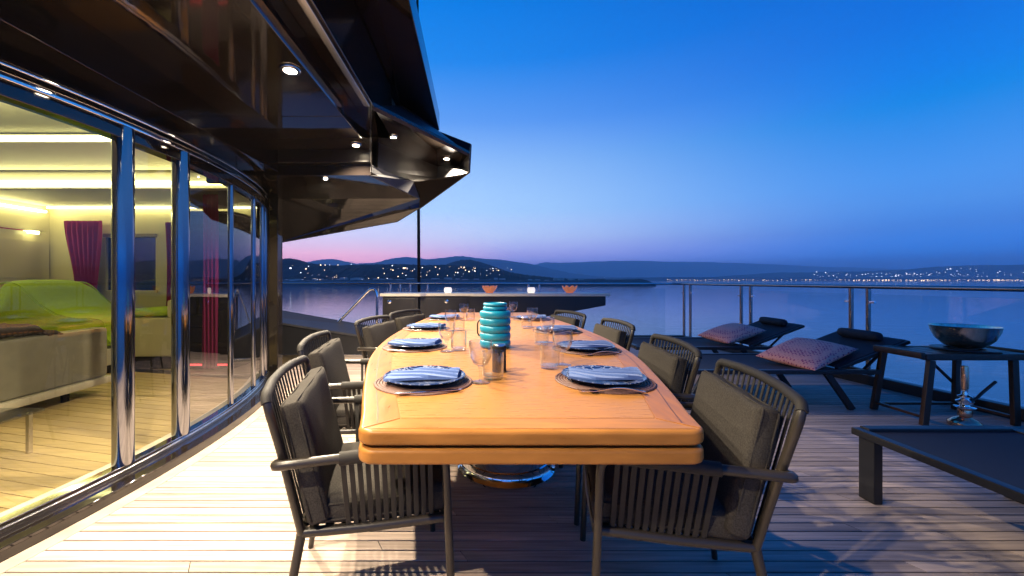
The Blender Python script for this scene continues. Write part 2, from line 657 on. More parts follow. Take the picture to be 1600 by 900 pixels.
hillA = [(380, 30), (440, 32), (455, 33), (466, 31), (475, 26), (490, 24), (520, 22), (545, 22), (560, 22), (600, 24), (640, 24), (680, 22),
         (720, 20), (770, 16), (800, 10), (830, 6), (880, 2), (920, 0)]
hill('wooded_hillside', 620, 260, hillA, 'dark wooded hillside with town lights on the left shore', 250, 940, 260, 12, 2.2)
hillB = [(640, 4), (670, 12), (690, 19), (705, 25), (720, 29), (735, 30), (750, 27), (770, 21), (790, 14), (815, 9), (850, 5), (880, 0)]
hill('round_hill', 1150, 420, hillB, 'dark round hill standing behind the left shore', 630, 900, 120, 12, 3.0)
hillC = [(380, 20), (440, 22), (480, 26), (500, 29), (518, 32), (535, 29), (560, 24), (590, 26), (610, 32), (636, 36), (650, 34), (670, 32), (690, 33),
         (723, 36), (745, 33), (780, 31), (820, 26), (850, 19), (880, 12), (915, 6), (960, 2), (1000, 0)]
hill('mountain_ridge', 4200, 2000, hillC, 'hazy blue mountain ridge on the left skyline', 250, 1020, 200, 10, 10.0)
hillD = [(800, 14), (835, 24), (850, 28), (870, 27), (940, 28), (1000, 29), (1100, 27), (1200, 24), (1300, 20), (1400, 14), (1500, 10), (1700, 8)]
hill('far_mountains', 6800, 2400, hillD, 'pale blue far mountains fading into the dusk haze', 780, 1720, 160, 10, 14.0)
hillE = [(1060, 0), (1150, 6), (1220, 11), (1290, 13), (1350, 12), (1400, 14), (1440, 17), (1480, 21), (1530, 23), (1600, 23), (1680, 26), (1800, 30), (2000, 26)]
hill('opposite_hillside', 3000, 1000, hillE, 'blue hillside dotted with town lights on the right shore', 1040, 2000, 240, 12, 6.0)
hillF = [(880, 1), (960, 3.0), (1040, 3.5), (1120, 4.0), (1200, 3.5), (1300, 4.5), (1400, 4), (1500, 4.5), (1700, 4), (2000, 4)]
hill('low_shore', 2700, 250, hillF, 'low shoreline with a row of harbour lights', 860, 2000, 200, 8, 2.0, 'shore')
hillG = [(250, 0), (440, 0), (700, 0), (960, 0)]
hill('left_shore', 560, 120, hillG, 'low dark shoreline strip on the left', 200, 1000, 160, 8, 1.2, 'shore')


# town lights: far too many to count, tiny emitters
rl = random.Random(3)


def lights(name, label, D, spots, mtl, size):
    mb = MB()
    for (px_, py_, k) in spots:
        p = P(px_, py_, D)
        s = size * k * rl.choice((.55, .65, .75, .9, 1.15))
        mb.box(p.x - s, p.x + s, p.y - s * 0.5, p.y + s * 0.5, p.z - s * 0.8, p.z + s * 0.8)
    o = mb.build(name, mtl, smooth=0)
    tag(o, label, 'town lights', kind='stuff')


M['tl_warm'] = emis('town_light_warm', (1.0, 0.70, 0.42), 5.0, 'NONE')
M['tl_white'] = emis('town_light_white', (0.85, 0.88, 1.0), 4.0, 'NONE')
rl = random.Random(3)
sp = [(454, 419, 1.5), (478, 420, 1.4), (457, 415, .7), (482, 416, .9), (501, 414, 1.3), (508, 414, 1.2), (515, 414, 1.1), (528, 414, 1.5), (507, 422, 1.3),
      (549, 413, 1.0), (472, 437, 1.1), (490, 436, 1.5), (495, 437, 1.5), (500, 437, 1.1), (523, 433, 1.1), (565, 437, 1.2), (576, 435, 1.1), (591, 434, 1.2),
      (605, 435, 1.3), (538, 434, .7), (611, 421, 1.1), (613, 415, .9), (614, 422, 1.), (631, 419, 1.5), (636, 419, 1.5), (622, 432, 1.1), (629, 427, 1.),
      (590, 443, 1.2), (615, 443, 1.2), (640, 442, 1.1), (520, 434, .8), (526, 433, .9)]
for _ in range(60):
    sp.append((rl.uniform(596, 800), 416 + abs(rl.gauss(0, 8)), rl.uniform(.4, 1.1)))
for _ in range(20):
    sp.append((rl.uniform(446, 600), rl.uniform(426, 440), rl.uniform(.35, .8)))
lights('town_lights', 'warm town lights scattered over the left hillside', 615, [s for i, s in enumerate(sp) if i % 3], 'tl_warm', 0.62)
lights('street_lights', 'white town lights scattered over the left hillside', 612, [s for i, s in enumerate(sp) if i % 3 == 0], 'tl_white', 0.62)
sp = [(1042 + i * 7.5 + rl.uniform(-1.5, 1.5), 437.5 + rl.uniform(-.6, .6), rl.uniform(.6, 1.1)) for i in range(76)] + [(rl.uniform(1045, 1600), 437.6 + rl.uniform(-.7, .7), rl.uniform(.5, .9)) for _ in range(60)]
sp += [(rl.uniform(1330, 1600), 438 + rl.uniform(-.8, .6), rl.uniform(.6, 1.3)) for _ in range(110)]
sp += [(rl.uniform(790, 935), 439.3 + rl.uniform(-.8, .8), rl.uniform(.5, .9)) for _ in range(26)]
lights('harbour_lights', 'row of harbour lights along the far shoreline', 2690, sp, 'tl_warm', 2.0)
sp = [(1270 + rl.uniform(0, 330), 436 - abs(rl.gauss(0, 7)) - 1, rl.uniform(.5, 1.1)) for _ in range(170)]
sp = [s for s in sp if s[1] > 437 - lerp(hillE, s[0]) + 3]
sp += [(1485, 420, 1.7), (1480, 421, 1.3), (1433, 429, 1.4), (1526, 424, 1.3), (1562, 424, 1.6), (1559, 426, 1.3), (1276, 425, 1.0), (1290, 426, 1.0)]
sp += [(rl.uniform(905, 1000), 437 - rl.uniform(0, 4), rl.uniform(.5, .9)) for _ in range(8)]
lights('hillside_lights', 'pale lights climbing the hillside on the right shore', 2990, sp, 'tl_white', 2.5)

rh = random.Random(21)
mb = MB()
for _ in range(70):
    px_ = rh.uniform(445, 930)
    D_ = rh.uniform(606, 616)
    p = P(px_, rh.uniform(436.5, 441.5), D_)
    w_, h_ = rh.uniform(2.5, 7), rh.uniform(1.5, 3.2)
    mb.box(p.x - w_, p.x + w_, D_, D_ + 6, p.z - h_ - 2, p.z + h_ * .6)
    mb.add([(p.x - w_ * 1.1, D_ - .5, p.z + h_ * .6 + .05), (p.x + w_ * 1.1, D_ - .5, p.z + h_ * .6 + .05), (p.x + w_ * 1.1, D_ + 6.5, p.z + h_ * .6 + .05), (p.x - w_ * 1.1, D_ + 6.5, p.z + h_ * .6 + .05), (p.x - w_ * .8, D_ + 3, p.z + h_), (p.x + w_ * .8, D_ + 3, p.z + h_)],
           [(0, 1, 5, 4), (1, 2, 5), (2, 3, 4, 5), (3, 0, 4)])
M['house'] = mat('pale_render', (0.42, 0.38, 0.33), 0.9, var=0.3, scale=(.1, .1, .1))
o = mb.build('shore_houses', 'house', smooth=0)
tag(o, 'small pale houses strung along the left shoreline', 'houses', kind='stuff')

# ---- deck -------------------------------------------------------------------
CX, CY, RS = -6.77, 2.5, 5.0            # centre of the curved glass wall, radius of the sill


def arcx(Y, r):
    d = r * r - (Y - CY) ** 2
    return CX + math.sqrt(max(d, 0.0))


def edge_right(Y):
    return 4.30 - 0.13 * (Y - 3.0)


DY0, DY1 = -0.7, 7.15
mb = MB()
bot = []
n = 40
lx = lambda Y: arcx(Y, RS - 0.12) if Y < 4.75 else -3.7
ys = [DY0 + (DY1 + 0.06 - DY0) * i / n for i in range(n + 1)]
top = [(lx(y), y) for y in ys] + [(edge_right(y) + 0.05, y) for y in reversed(ys)]
mb.slab(list(reversed(top)), -0.14, -0.004, 0.001, 1)
deck = mb.build('deck', 'caulk', smooth=0)
tag(deck, 'teak plank deck with black caulking under the dining table', kind='structure')

PW = 0.0615
GAP = 0.0068
rp = random.Random(11)
row = 0
Y = DY0
TH = 0.018


def plank(xa0, xa1, xb, y0, y1, parent=deck, m='teak', xb1=None):
    """left end from (xa0,y0) to (xa1,y1), right end at xb"""
    if xb1 is None:
        xb1 = xb
    e = 0.0012
    cx_ = (xa0 + xb) / 2
    v = [(xa0 - cx_, 0, -TH), (xb - cx_, 0, -TH), (xb1 - cx_, y1 - y0, -TH), (xa1 - cx_, y1 - y0, -TH),
         (xa0 - cx_, 0, -e), (xb - cx_, 0, -e), (xb1 - cx_, y1 - y0, -e), (xa1 - cx_, y1 - y0, -e),
         (xa0 - cx_, e, 0), (xb - cx_, e, 0), (xb1 - cx_, y1 - y0 - e, 0), (xa1 - cx_, y1 - y0 - e, 0)]
    f = [(0, 3, 2, 1), (0, 1, 5, 4), (1, 2, 6, 5), (2, 3, 7, 6), (3, 0, 4, 7), (4, 5, 9, 8), (5, 6, 10, 9), (6, 7, 11, 10), (7, 4, 8, 11), (8, 9, 10, 11)]
    return MB().add(v, f).build('plank', m, parent, smooth=0, loc=(cx_, y0, 0))


while Y < DY1 - PW:
    y0, y1 = Y, Y + PW - GAP
    if y1 < 4.7:
        a0, a1 = arcx(y0, RS + 0.085), arcx(y1, RS + 0.085)
    else:
        a0 = a1 = -3.55
    b0, b1 = edge_right(y0) - 0.12, edge_right(y1) - 0.12
    if Y < 1.35:
        js = [0.6 + rp.uniform(-.5, .5)] if row % 2 else []
    elif Y < 4.4:
        js = [(-0.75, 0.28, -0.2, 0.9)[row % 4] + rp.uniform(-.35, .35), (1.7, 2.4, 2.9, 2.1)[row % 4] + rp.uniform(-.3, .3)]
    else:
        js = [(0.1, 1.3, -0.9)[row % 3] + rp.uniform(-.4, .4)]
    xs = js
    la0, la1 = a0, a1
    for j in xs:
        sk = 0.03
        plank(la0, la1, j, y0, y1, xb1=j - sk)
        la0, la1 = j + 0.004, j + 0.004 - sk
    plank(la0, la1, b0, y0, y1, xb1=b1)
    Y += PW
    row += 1
# margin boards: curved one along the sill, straight one along the toe rail
mb = MB()
ys = [DY0 + (4.68 - DY0) * i / 40 for i in range(41)]
out = [(arcx(y, RS + 0.081), y) for y in ys] + [(arcx(y, RS + 0.002), y) for y in reversed(ys)]
mb.slab(out, -TH, 0.0005, 0.001, 1)
mb.build('margin_board', 'teak_margin', deck, smooth=0)
mb = MB()
out = [(edge_right(DY0) - 0.115, DY0), (edge_right(DY0) - 0.003, DY0), (edge_right(DY1) - 0.003, DY1), (edge_right(DY1) - 0.115, DY1)]
mb.slab(out, -TH, 0.0005, 0.001, 1)
mb.build('margin_board', 'teak_margin', deck, smooth=0)
# the hull side under the deck edge
mb = MB()
mb.add([(edge_right(DY0) + 0.08, DY0, -0.005), (edge_right(DY1) + 0.08, DY1, -0.005), (edge_right(DY1) - 0.3, DY1, SEA), (edge_right(DY0) - 0.3, DY0, SEA),
        (edge_right(DY0), DY0, -0.005), (edge_right(DY1), DY1, -0.005)], [(0, 1, 2, 3), (0, 4, 5, 1)])
o = mb.build('hull_side', 'bulwark', smooth=0)
tag(o, kind='structure')

# ---- curved glass wall --------------------------------------------------------
gw = thing('glass_wall', 'curved floor to ceiling glass wall of the lit saloon with steel posts', 'glass wall')
ZT = 1.97
RG = 4.84
Y0G, Y1G = -0.7, 4.55


def arc_strip(r0, r1, z0, z1, name, m, y0=Y0G, y1=Y1G, n=44, smooth=35):
    mb = MB()
    ys = [y0 + (y1 - y0) * i / n for i in range(n + 1)]
    out = [(arcx(y, r1), y) for y in ys] + [(arcx(y, r0), y) for y in reversed(ys)]
    mb.slab(out, z0, z1, min(0.004, (z1 - z0) * 0.3), 2)
    return mb.build(name, m, gw, smooth=smooth)


arc_strip(RS - 0.12, RS, -0.02, 0.055, 'sill', 'gloss_black')
arc_strip(RS - 0.155, RS - 0.121, -0.02, 0.075, 'track_rail', 'steel')
arc_strip(RS - 0.255, RS - 0.157, -0.02, 0.062, 'sill_step', 'gloss_black')
arc_strip(RG - 0.03, RG + 0.03, 0.063, 0.095, 'track_rail', 'chrome')
arc_strip(RG - 0.13, RG - 0.032, 0.02, 0.07, 'threshold', 'counter')
arc_strip(RG - 0.035, RG + 0.035, ZT - 0.02, ZT + 0.012, 'top_rail', 'chrome')
arc_strip(RG - 0.01, RG + 0.055, ZT + 0.03, ZT + 0.05, 'top_rail', 'chrome')
arc_strip(RG - 0.06, RG + 0.03, ZT - 0.09, ZT - 0.022, 'head_frame', 'gloss_black')
arc_strip(RG - 0.08, RG + 0.02, ZT + 0.052, 2.34, 'transom', 'gloss_black')
arc_strip(RG - 0.06, RG - 0.012, ZT + 0.013, ZT + 0.051, 'head_filler', 'gloss_black')
posts = [0.55, 1.25, 2.20, 2.62, 3.25, 3.80, 4.20, 4.45]
for i, y in enumerate(posts):
    big = 0.050 if y < 3 else 0.022
    mb = MB()
    mb.lathe([(0, 0), (big, 0), (big, ZT - 0.12), (0, ZT - 0.12)], 20)
    mb.build('post', 'smoked_chrome', gw, loc=(arcx(y, RG), y, 0.096))
for a, b in zip([Y0G] + posts, posts + [Y1G]):
    m_ = MB()
    k = 6
    ys = [a + 0.03 + (b - a - 0.06) * i / k for i in range(k + 1)]
    out = [(arcx(y, RG + 0.004), y) for y in ys] + [(arcx(y, RG - 0.006), y) for y in reversed(ys)]
    # one sheet is enough for the pane: the shader is a thin pane
    vs = [(arcx(y, RG), y, z) for y in ys for z in (0.09, ZT - 0.02)]
    fs = [(2 * i, 2 * i + 2, 2 * i + 3, 2 * i + 1) for i in range(k)]
    m_.add(vs, fs)
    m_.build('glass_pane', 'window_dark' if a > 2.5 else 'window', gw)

# column at the end of the glass wall
col = thing('corner_column', 'tall dark column at the end of the glass wall', 'column', (-2.36, 4.72, 0))
MB().box(-0.062, 0.062, -0.06, 0.06, 0, 2.09, 0.012).build('shaft', 'gloss_black', col)
MB().box(-0.082, -0.066, -0.05, 0.05, 0, 2.09, 0.004).build('edge_trim', 'chrome', col)
MB().box(-0.085, 0.085, -0.085, 0.085, 0.0, 0.03, 0.008).build('base_plate', 'chrome', col)

# ---- roof overhang ------------------------------------------------------------
roof = thing('roof_overhang', 'glossy black stepped roof overhang above the glass wall with downlights', 'roof')
YR0 = -0.9
m_ = MB().box(-2.10, -1.80, YR0, 3.652, 2.10, 2.40, 0.004)
m_.build('fascia_beam', 'gloss_black', roof)
# ceiling panels with seams
sy = [YR0, 0.35, 1.62, 2.90, 3.65]
for a, b in zip(sy, sy[1:]):
    MB().box(-1.797, -0.955, a + 0.003, b - 0.003, 2.30, 2.497, 0.004).build('ceiling_panel', 'gloss_black', roof)
MB().box(-1.797, -1.62, 3.653, 3.70, 2.075, 2.30, 0.004)
MB().box(-2.5, -0.806, YR0, 3.9, 2.50, 2.98, 0.004).build('soffit_strip', 'gloss_black', roof)
MB().box(-7.2, -0.44, YR0, 5.05, 3.0, 3.22, 0.01).build('outer_soffit', 'gloss_black', roof)
MB().box(-0.87, -0.826, YR0, 3.15, 2.478, 2.498, 0.003).build('trim_strip', 'steel', roof)
MB().box(-2.35, -0.957, 3.652, 3.70, 2.19, 2.497, 0.004).build('end_beam', 'dark_panel', roof)
MB().box(-2.46, -0.958, 3.702, 3.73, 2.082, 2.496, 0.003).build('beam_skirt', 'gloss_black', roof)
MB().box(-2.46, -2.352, 3.652, 3.70, 2.0, 2.497, 0.003).build('end_return', 'gloss_black', roof)
MB().box(-2.46, -2.102, 3.0, 3.65, 2.345, 2.497, 0.003).build('ceiling_return', 'gloss_black', roof)
# the winged far end
W = dict(a=(-.806, 3.19, 2.50), b=(-.056, 4.39, 2.50), c=(-.27, 5.18, 2.50), d=(-.97, 4.04, 2.50),
         p1=(-.98, 4.04, 2.23), p2=(-.687, 4.50, 2.224), p3=(-.28, 5.18, 2.40), p4=(-.057, 4.40, 2.305),
         p5=(-.656, 4.80, 2.09), p6=(-.705, 5.10, 2.03), p7=(-1.01, 5.20, 1.87), p8=(-2.62, 5.30, 1.60), p9=(-2.45, 4.80, 2.08),
         q1=(-2.45, 3.70, 2.08), q2=(-.96, 3.70, 2.08), q3=(-.96, 3.70, 2.185),
         t0=(-.80, 4.30, 2.99), t1=(-.44, 5.05, 2.99), t2=(-.30, 5.55, 2.80), t3=(-1.0, 5.6, 2.8), t4=(-2.7, 5.6, 2.8), t5=(-.04, 4.42, 2.62),
         u0=(-2.45, 3.70, 2.49), u1=(-2.62, 5.3, 2.8))


def facet(name, keys, m, thick=0.03):
    pts = [Vector(W[k]) for k in keys]
    nrm = Vector((0, 0, 0))
    for i in range(len(pts)):
        nrm += pts[i - 1].cross(pts[i])
    nrm.normalize()
    mid = sum(pts, Vector()) / len(pts)
    if nrm.dot(cam.location - mid) > 0:
        nrm = -nrm
    n = len(pts)
    mb = MB()
    mb.add(pts + [p + nrm * thick for p in pts],
           [tuple(range(n)), tuple(range(2 * n - 1, n - 1, -1))] + [(i, (i + 1) % n, n + (i + 1) % n, n + i) for i in range(n)])
    return mb.build(name, m, roof, smooth=0)


facet('wing_soffit', ['a', 'b', 'c', 'd'], 'gloss_black')
facet('wing_fascia', ['a', 'b', 't5', 't1', 't0'], 'bulwark')
facet('wing_panel', ['d', 'c', 'p3', 'p2', 'p1'], 'dark_panel', 0.02)
facet('wing_tip', ['b', 'p4', 'p3', 'c'], 'bulwark', 0.012)
facet('wing_chamfer', ['q3', 'p1', 'p2', 'p5', 'q2'], 'bulwark', 0.02)
facet('wing_underside', ['p2', 'p3', 'p4', 'p6', 'p5'], 'gloss_black', 0.02)
facet('lower_soffit', ['q1', 'q2', 'p5', 'p9'], 'gloss_black')
facet('lower_panel', ['p9', 'p5', 'p6', 'p7', 'p8'], 'gloss_black', 0.03)
facet('wing_back', ['p8', 'p7', 'p6', 't3', 't4'], 'bulwark', 0.02)
facet('wing_side', ['p6', 'p4', 't5', 't2', 't3'], 'bulwark', 0.02)
MB().box(-2.45, -0.965, 3.71, 5.1, 2.55, 2.75, 0.01).build('wing_core', 'bulwark', roof)

# lamps
LAMP_ID = [0]


def downlight(p, label, power=LAMP_W, r=0.035, cone=134, blend=0.6):
    t = thing('downlight', label, 'lamp', p, 0, 'downlights in the roof overhang')
    mb = MB()
    mb.lathe([(r, 0.004), (r * 1.02, -0.006), (r * 1.5, -0.006), (r * 1.62, -0.001), (r * 1.62, 0.004)], 24)
    mb.build('bezel', 'chrome', t)
    mb = MB()
    mb.lathe([(0, -0.0035), (r * 0.98, -0.003), (r * 0.98, 0.004), (0, 0.004)], 20)
    mb.build('lens', 'lamp', t)
    if power > 0:
        ld = bpy.data.lights.new('downlight_bulb', 'SPOT')
        ld.energy = power
        ld.color = LAMP_COL
        ld.spot_size = R(cone)
        ld.spot_blend = blend
        ld.shadow_soft_size = 0.02
        lo = bpy.data.objects.new('downlight_bulb', ld)
        C.objects.link(lo)
        lo.parent = t
        lo.location = (0, 0, -0.03)
    return t


downlight((-1.04, 2.25, 2.294), 'large glaring downlight in the black ceiling above the left chairs')
downlight((-1.04, 3.50, 2.294), 'glaring downlight at the far end of the black ceiling', LAMP_W * 0.6, 0.030)
downlight((-1.04, 0.98, 2.294), 'unseen downlight added beside the camera to light the deck')  # unseen lamp, continues the row to light the near deck
downlight((-1.04, -0.30, 2.294), 'unseen downlight added behind the camera to light the deck')  # unseen too, added for more light on the deck
downlight((-0.784, 3.86, 2.494), 'warm downlight in the stepped soffit near the wing', LAMP_W * 0.35, 0.026, cone=112, blend=0.5)
downlight((-0.315, 4.55, 2.494), 'glaring downlight near the pointed wing tip', LAMP_W * 1.0, 0.032, cone=118, blend=0.3)
downlight((-1.42, 3.80, 2.074), 'small downlight added under the low soffit to light the counter', LAMP_W * 1.1, 0.018, cone=150, blend=0.3)  # extra lamp, added to bring warm light to the counter and far deck

# ---- flagpole
fp = P(655, 440, 7.6)
mb = MB()
mb.tube([(fp.x, 7.6, 0.4), (fp.x - 0.02, 7.6, 3.5), (fp.x - 0.05, 7.6, 9.5)], [0.032, 0.028, 0.02], 12)
fpole = thing('flagpole', 'thin dark pole rising behind the far counter', 'pole')
mb.build('shaft', 'black_plastic', fpole)
MB().lathe([(0, 0.38), (0.07, 0.38), (0.07, 0.44), (0.035, 0.50), (0, 0.50)], 16, (fp.x, 7.6, 0)).build('base_socket', 'chrome', fpole)

# ================================================================== RAILINGS
rl_ = thing('side_railing', 'steel and glass railing along the right deck edge', 'railing')
RZ = 1.035


def rx(Y):
    return edge_right(Y) + 0.0


mb = MB()
mb.tube([(rx(DY0), DY0, RZ), (rx(3), 3, RZ), (rx(7.0), 7.0, RZ), (rx(7.12) - 0.03, 7.2, RZ), (rx(7.2) - 0.15, 7.25, RZ)], 0.021, 12)
mb.build('top_rail', 'post_steel', rl_)
mb = MB()
out = [(rx(DY0), DY0), (rx(DY0) + 0.09, DY0), (rx(DY1) + 0.09, DY1), (rx(DY1), DY1)]
mb.slab(out, -0.02, 0.10, 0.008, 2)
mb.build('toe_rail', 'lounger_frame', rl_)
pys = [1.34, 2.84, 4.30, 5.81, 7.10]
for y in pys:
    for d in (-0.085, 0.085):
        if y > 7 and d > 0:
            pass
        yy = y + d
        MB().lathe([(0, 0.10), (0.03, 0.10), (0.03, 0.106), (0.022, 0.11), (0.022, RZ - 0.015), (0, RZ - 0.015)], 14, (rx(yy) + 0.03, yy, 0)).build('post', 'post_steel', rl_)
        s = 1 if d > 0 else -1
        MB().box(rx(yy) + 0.018, rx(yy) + 0.042, min(yy + s * 0.015, yy + s * 0.07), max(yy + s * 0.015, yy + s * 0.07), 0.86, 0.885, 0.004).build('glass_clamp', 'chrome', rl_)
for a, b in zip([-0.3] + pys, pys):
    mb = MB()
    ya, yb = a + 0.12, b - 0.12
    mb.box(-0.005, 0.005, 0, math.hypot(yb - ya, rx(yb) - rx(ya)), 0.13, 0.96, 0.002)
    mb.build('glass_panel', 'rail_glass', rl_, loc=(rx(ya) + 0.03, ya, 0), rz=math.atan(0.13))

fr = thing('end_railing', 'thin dark railing across the far end of the deck', 'railing')
mb = MB()
YF = 7.25
mb.tube([(rx(7.2) - 0.15, YF, RZ), (0, YF, RZ + 0.01), (-4.0, YF, RZ + 0.01)], 0.02, 12)
mb.build('top_rail', 'steel', fr)
for px_ in (610, 625, 641, 668, 826, 843):
    x = (px_ - 741) / 622.2 * YF
    MB().lathe([(0, 0.0), (0.028, 0.0), (0.028, 0.01), (0.018, 0.014), (0.018, RZ - 0.01), (0, RZ - 0.01)], 12, (x, YF + 0.02, 0)).build('post', 'steel', fr)
MB().box(-4.0, rx(7.2) + 0.05, YF - 0.06, YF + 0.06, -0.13, 0.10, 0.008).build('toe_rail', 'lounger_frame', fr)
for a, b in ((680, 818), (850, 1040)):
    xa, xb = (a - 741) / 622.2 * YF, (b - 741) / 622.2 * YF
    MB().box(xa, xb, YF + 0.015, YF + 0.025, 0.12, 0.95, 0.002).build('glass_panel', 'rail_glass', fr)

# ---- dark bulwark at the left and stair handrail
bw = thing('bulwark', 'sloping dark bulwark with grey cap beside the stair', 'bulwark')
mb = MB()
yb = 5.72
p0, p1 = (-3.75, 0.76), (-1.50, 0.36)
mb.add([(p0[0], yb, -0.1), (p1[0], yb, -0.1), (p1[0], yb, p1[1] - .10), (p0[0], yb, p0[1] - .14), (p0[0], yb + .3, -0.1), (p1[0], yb + .3, -0.1), (p1[0], yb + .3, p1[1] - .10), (p0[0], yb + .3, p0[1] - .14)],
       [(0, 1, 2, 3), (4, 7, 6, 5), (0, 3, 7, 4), (1, 5, 6, 2), (3, 2, 6, 7), (0, 4, 5, 1)])
mb.build('wall', 'lounger_frame', bw, smooth=0)
mb = MB()
mb.add([(p0[0], yb - .02, p0[1] - .137), (p1[0], yb - .02, p1[1] - .097), (p1[0], yb + .36, p1[1]), (p0[0], yb + .36, p0[1]),
        (p0[0], yb - .02, p0[1] - .107), (p1[0], yb - .02, p1[1] - .067), (p1[0], yb + .36, p1[1] + .03), (p0[0], yb + .36, p0[1] + .03)],
       [(0, 3, 2, 1), (4, 5, 6, 7), (0, 1, 5, 4), (1, 2, 6, 5), (2, 3, 7, 6), (3, 0, 4, 7)])
mb.build('cap', 'bulwark', bw, smooth=0)
MB().box(-3.6, -1.52, yb - 0.05, yb - 0.002, 0.0, 0.045, 0.006).build('skirting', 'steel', bw)
hr = thing('stair_handrail', 'bent polished steel handrail at the head of the stair', 'handrail')
mb = MB()
yh = 6.05
mb.tube(bez([P(505, 528, yh), P(580, 450, yh), P(589, 456, yh), P(589, 545, yh)], 6, 0.09), 0.022, 12)
mb.build('rail', 'chrome', hr)
b0 = P(592, 545, yh)
MB().lathe([(0, 0), (0.05, 0), (0.05, 0.012), (0, 0.012)], 16, (b0.x - 0.03, yh, 0.0)).build('base_flange', 'chrome', hr)
MB().tube([P(589, 540, yh), (P(589, 540, yh).x, yh, 0.0)], 0.022, 12).build('stanchion', 'chrome', hr)

# ---- bar counter at the far end
bar = thing('bar_counter', 'dark bar counter with a cream top tapering to a cantilever', 'counter')
yc = 6.20
ZC = 0.895
lx_, rx_ = -1.47, 2.13
out = [(lx_, yc), (-0.84, yc), (-0.76, yc + 0.10), (-0.10, yc + 0.10), (0.0, yc), (rx_, yc + 0.03), (rx_ + 0.02, yc + 0.10), (rx_ - 0.25, yc + 0.66), (lx_, yc + 0.66)]
MB().slab(out, ZC - 0.045, ZC, 0.006, 2).build('counter_top', 'counter', bar)
MB().box(lx_ + 0.03, -0.88, yc + 0.05, yc + 0.62, 0.0, ZC - 0.047, 0.006).build('cabinet', 'dark_panel', bar)
MB().box(-0.877, 1.05, yc + 0.15, yc + 0.62, 0.0, ZC - 0.047, 0.006).build('cabinet', 'dark_panel', bar)
# tapered cantilever
mb = MB()
xa, xb = -0.06, 2.06
mb.add([(xa, yc + .045, ZC - .30), (1.09, yc + .045, ZC - .37), (xb, yc + .045, ZC - .19), (xb, yc + .045, ZC - .048), (xa, yc + .045, ZC - .048),
        (xa, yc + .60, ZC - .30), (1.09, yc + .60, ZC - .37), (xb - .2, yc + .60, ZC - .19), (xb - .2, yc + .60, ZC - .048), (xa, yc + .60, ZC - .048)],
       [(0, 1, 2, 3, 4), (9, 8, 7, 6, 5), (0, 5, 6, 1), (1, 6, 7, 2), (2, 7, 8, 3), (3, 8, 9, 4), (4, 9, 5, 0)])
mb.build('cantilever', 'dark_panel', bar, smooth=0)
for x0_, x1_ in ((lx_ + .06, -0.93), (-0.80, -0.10)):
    yy = yc + 0.05 if x1_ < -0.9 else yc + 0.15
    d = MB().box(x0_, x1_, yy - 0.012, yy - 0.001, 0.10, ZC - 0.08, 0.004).build('door', 'dark_panel', bar)
    lxk = x0_ + 0.08 if x1_ < -0.9 else x0_ + 0.36
    q = MB()
    q.lathe([(0, 0), (0.032, 0), (0.032, 0.008), (0.012, 0.012), (0, 0.012)], 18)
    q.v = [(a, -c, b) for a, b, c in q.v]
    q.build('latch', 'chrome', d, loc=(lxk, yy - 0.013, ZC - 0.13))
MB().box(-0.70, -0.665, yc + 0.128, yc + 0.137, 0.1, ZC - 0.1, 0.002)

for i, (px_, lab) in enumerate([(765, 'scalloped orange glass bowl standing above the table centrepiece'), (890, 'orange glass bowl toward the tapering end of the counter')]):
    t = thing('glass_bowl', lab, 'bowl', ((px_ - 741) / 622.2 * 6.5, 6.5, ZC), 0, 'orange bowls on the bar counter')
    mb = MB()
    seg = 48
    pr = [(0.0, 0.0), (0.05, 0.0), (0.055, 0.006), (0.085, 0.035), (0.115, 0.075), (0.122, 0.105), (0.116, 0.105), (0.105, 0.075), (0.075, 0.04), (0.0, 0.02)]
    mb.lathe(pr, seg)
    mb.v = [(x, y, z * (1 + 0.16 * math.sin(8 * math.atan2(y, x)) * (1 if z > 0.07 else 0.2))) for x, y, z in mb.v]
    mb.v = [(x * (1 + 0.06 * math.sin(8 * math.atan2(y, x))), y * (1 + 0.06 * math.sin(8 * math.atan2(y, x))), z) for x, y, z in mb.v]
    mb.build('bowl', 'orange_glass', t)
for px_, lab in [(700, 'glowing white candle cup at the left of the counter'), (830, 'glowing white candle cup between the two orange bowls')]:
    t = thing('candle_cup', lab, 'candle', ((px_ - 741) / 622.2 * 6.45, 6.45, ZC), 0, 'candle cups on the bar counter')
    mb = MB()
    mb.lathe([(0, 0), (0.045, 0), (0.062, 0.02), (0.066, 0.05), (0.055, 0.085), (0.048, 0.09), (0.044, 0.085), (0.05, 0.05), (0, 0.03)], 24)
    mb.build('cup', 'candle', t)
    MB().lathe([(0, 0.031), (0.03, 0.031), (0.03, 0.055), (0, 0.055)], 16).build('candle', 'candle', t)

# ================================================================== TABLE
TX = 0.14
HW = [(0.953, .41), (1.1, .452), (1.3, .506), (1.55, .565), (1.8, .622), (2.1, .662), (2.45, .682), (2.8, .676), (3.2, .652), (3.6, .612), (4.0, .560), (4.39, .505)]
TA, TB = 0.953, 4.39


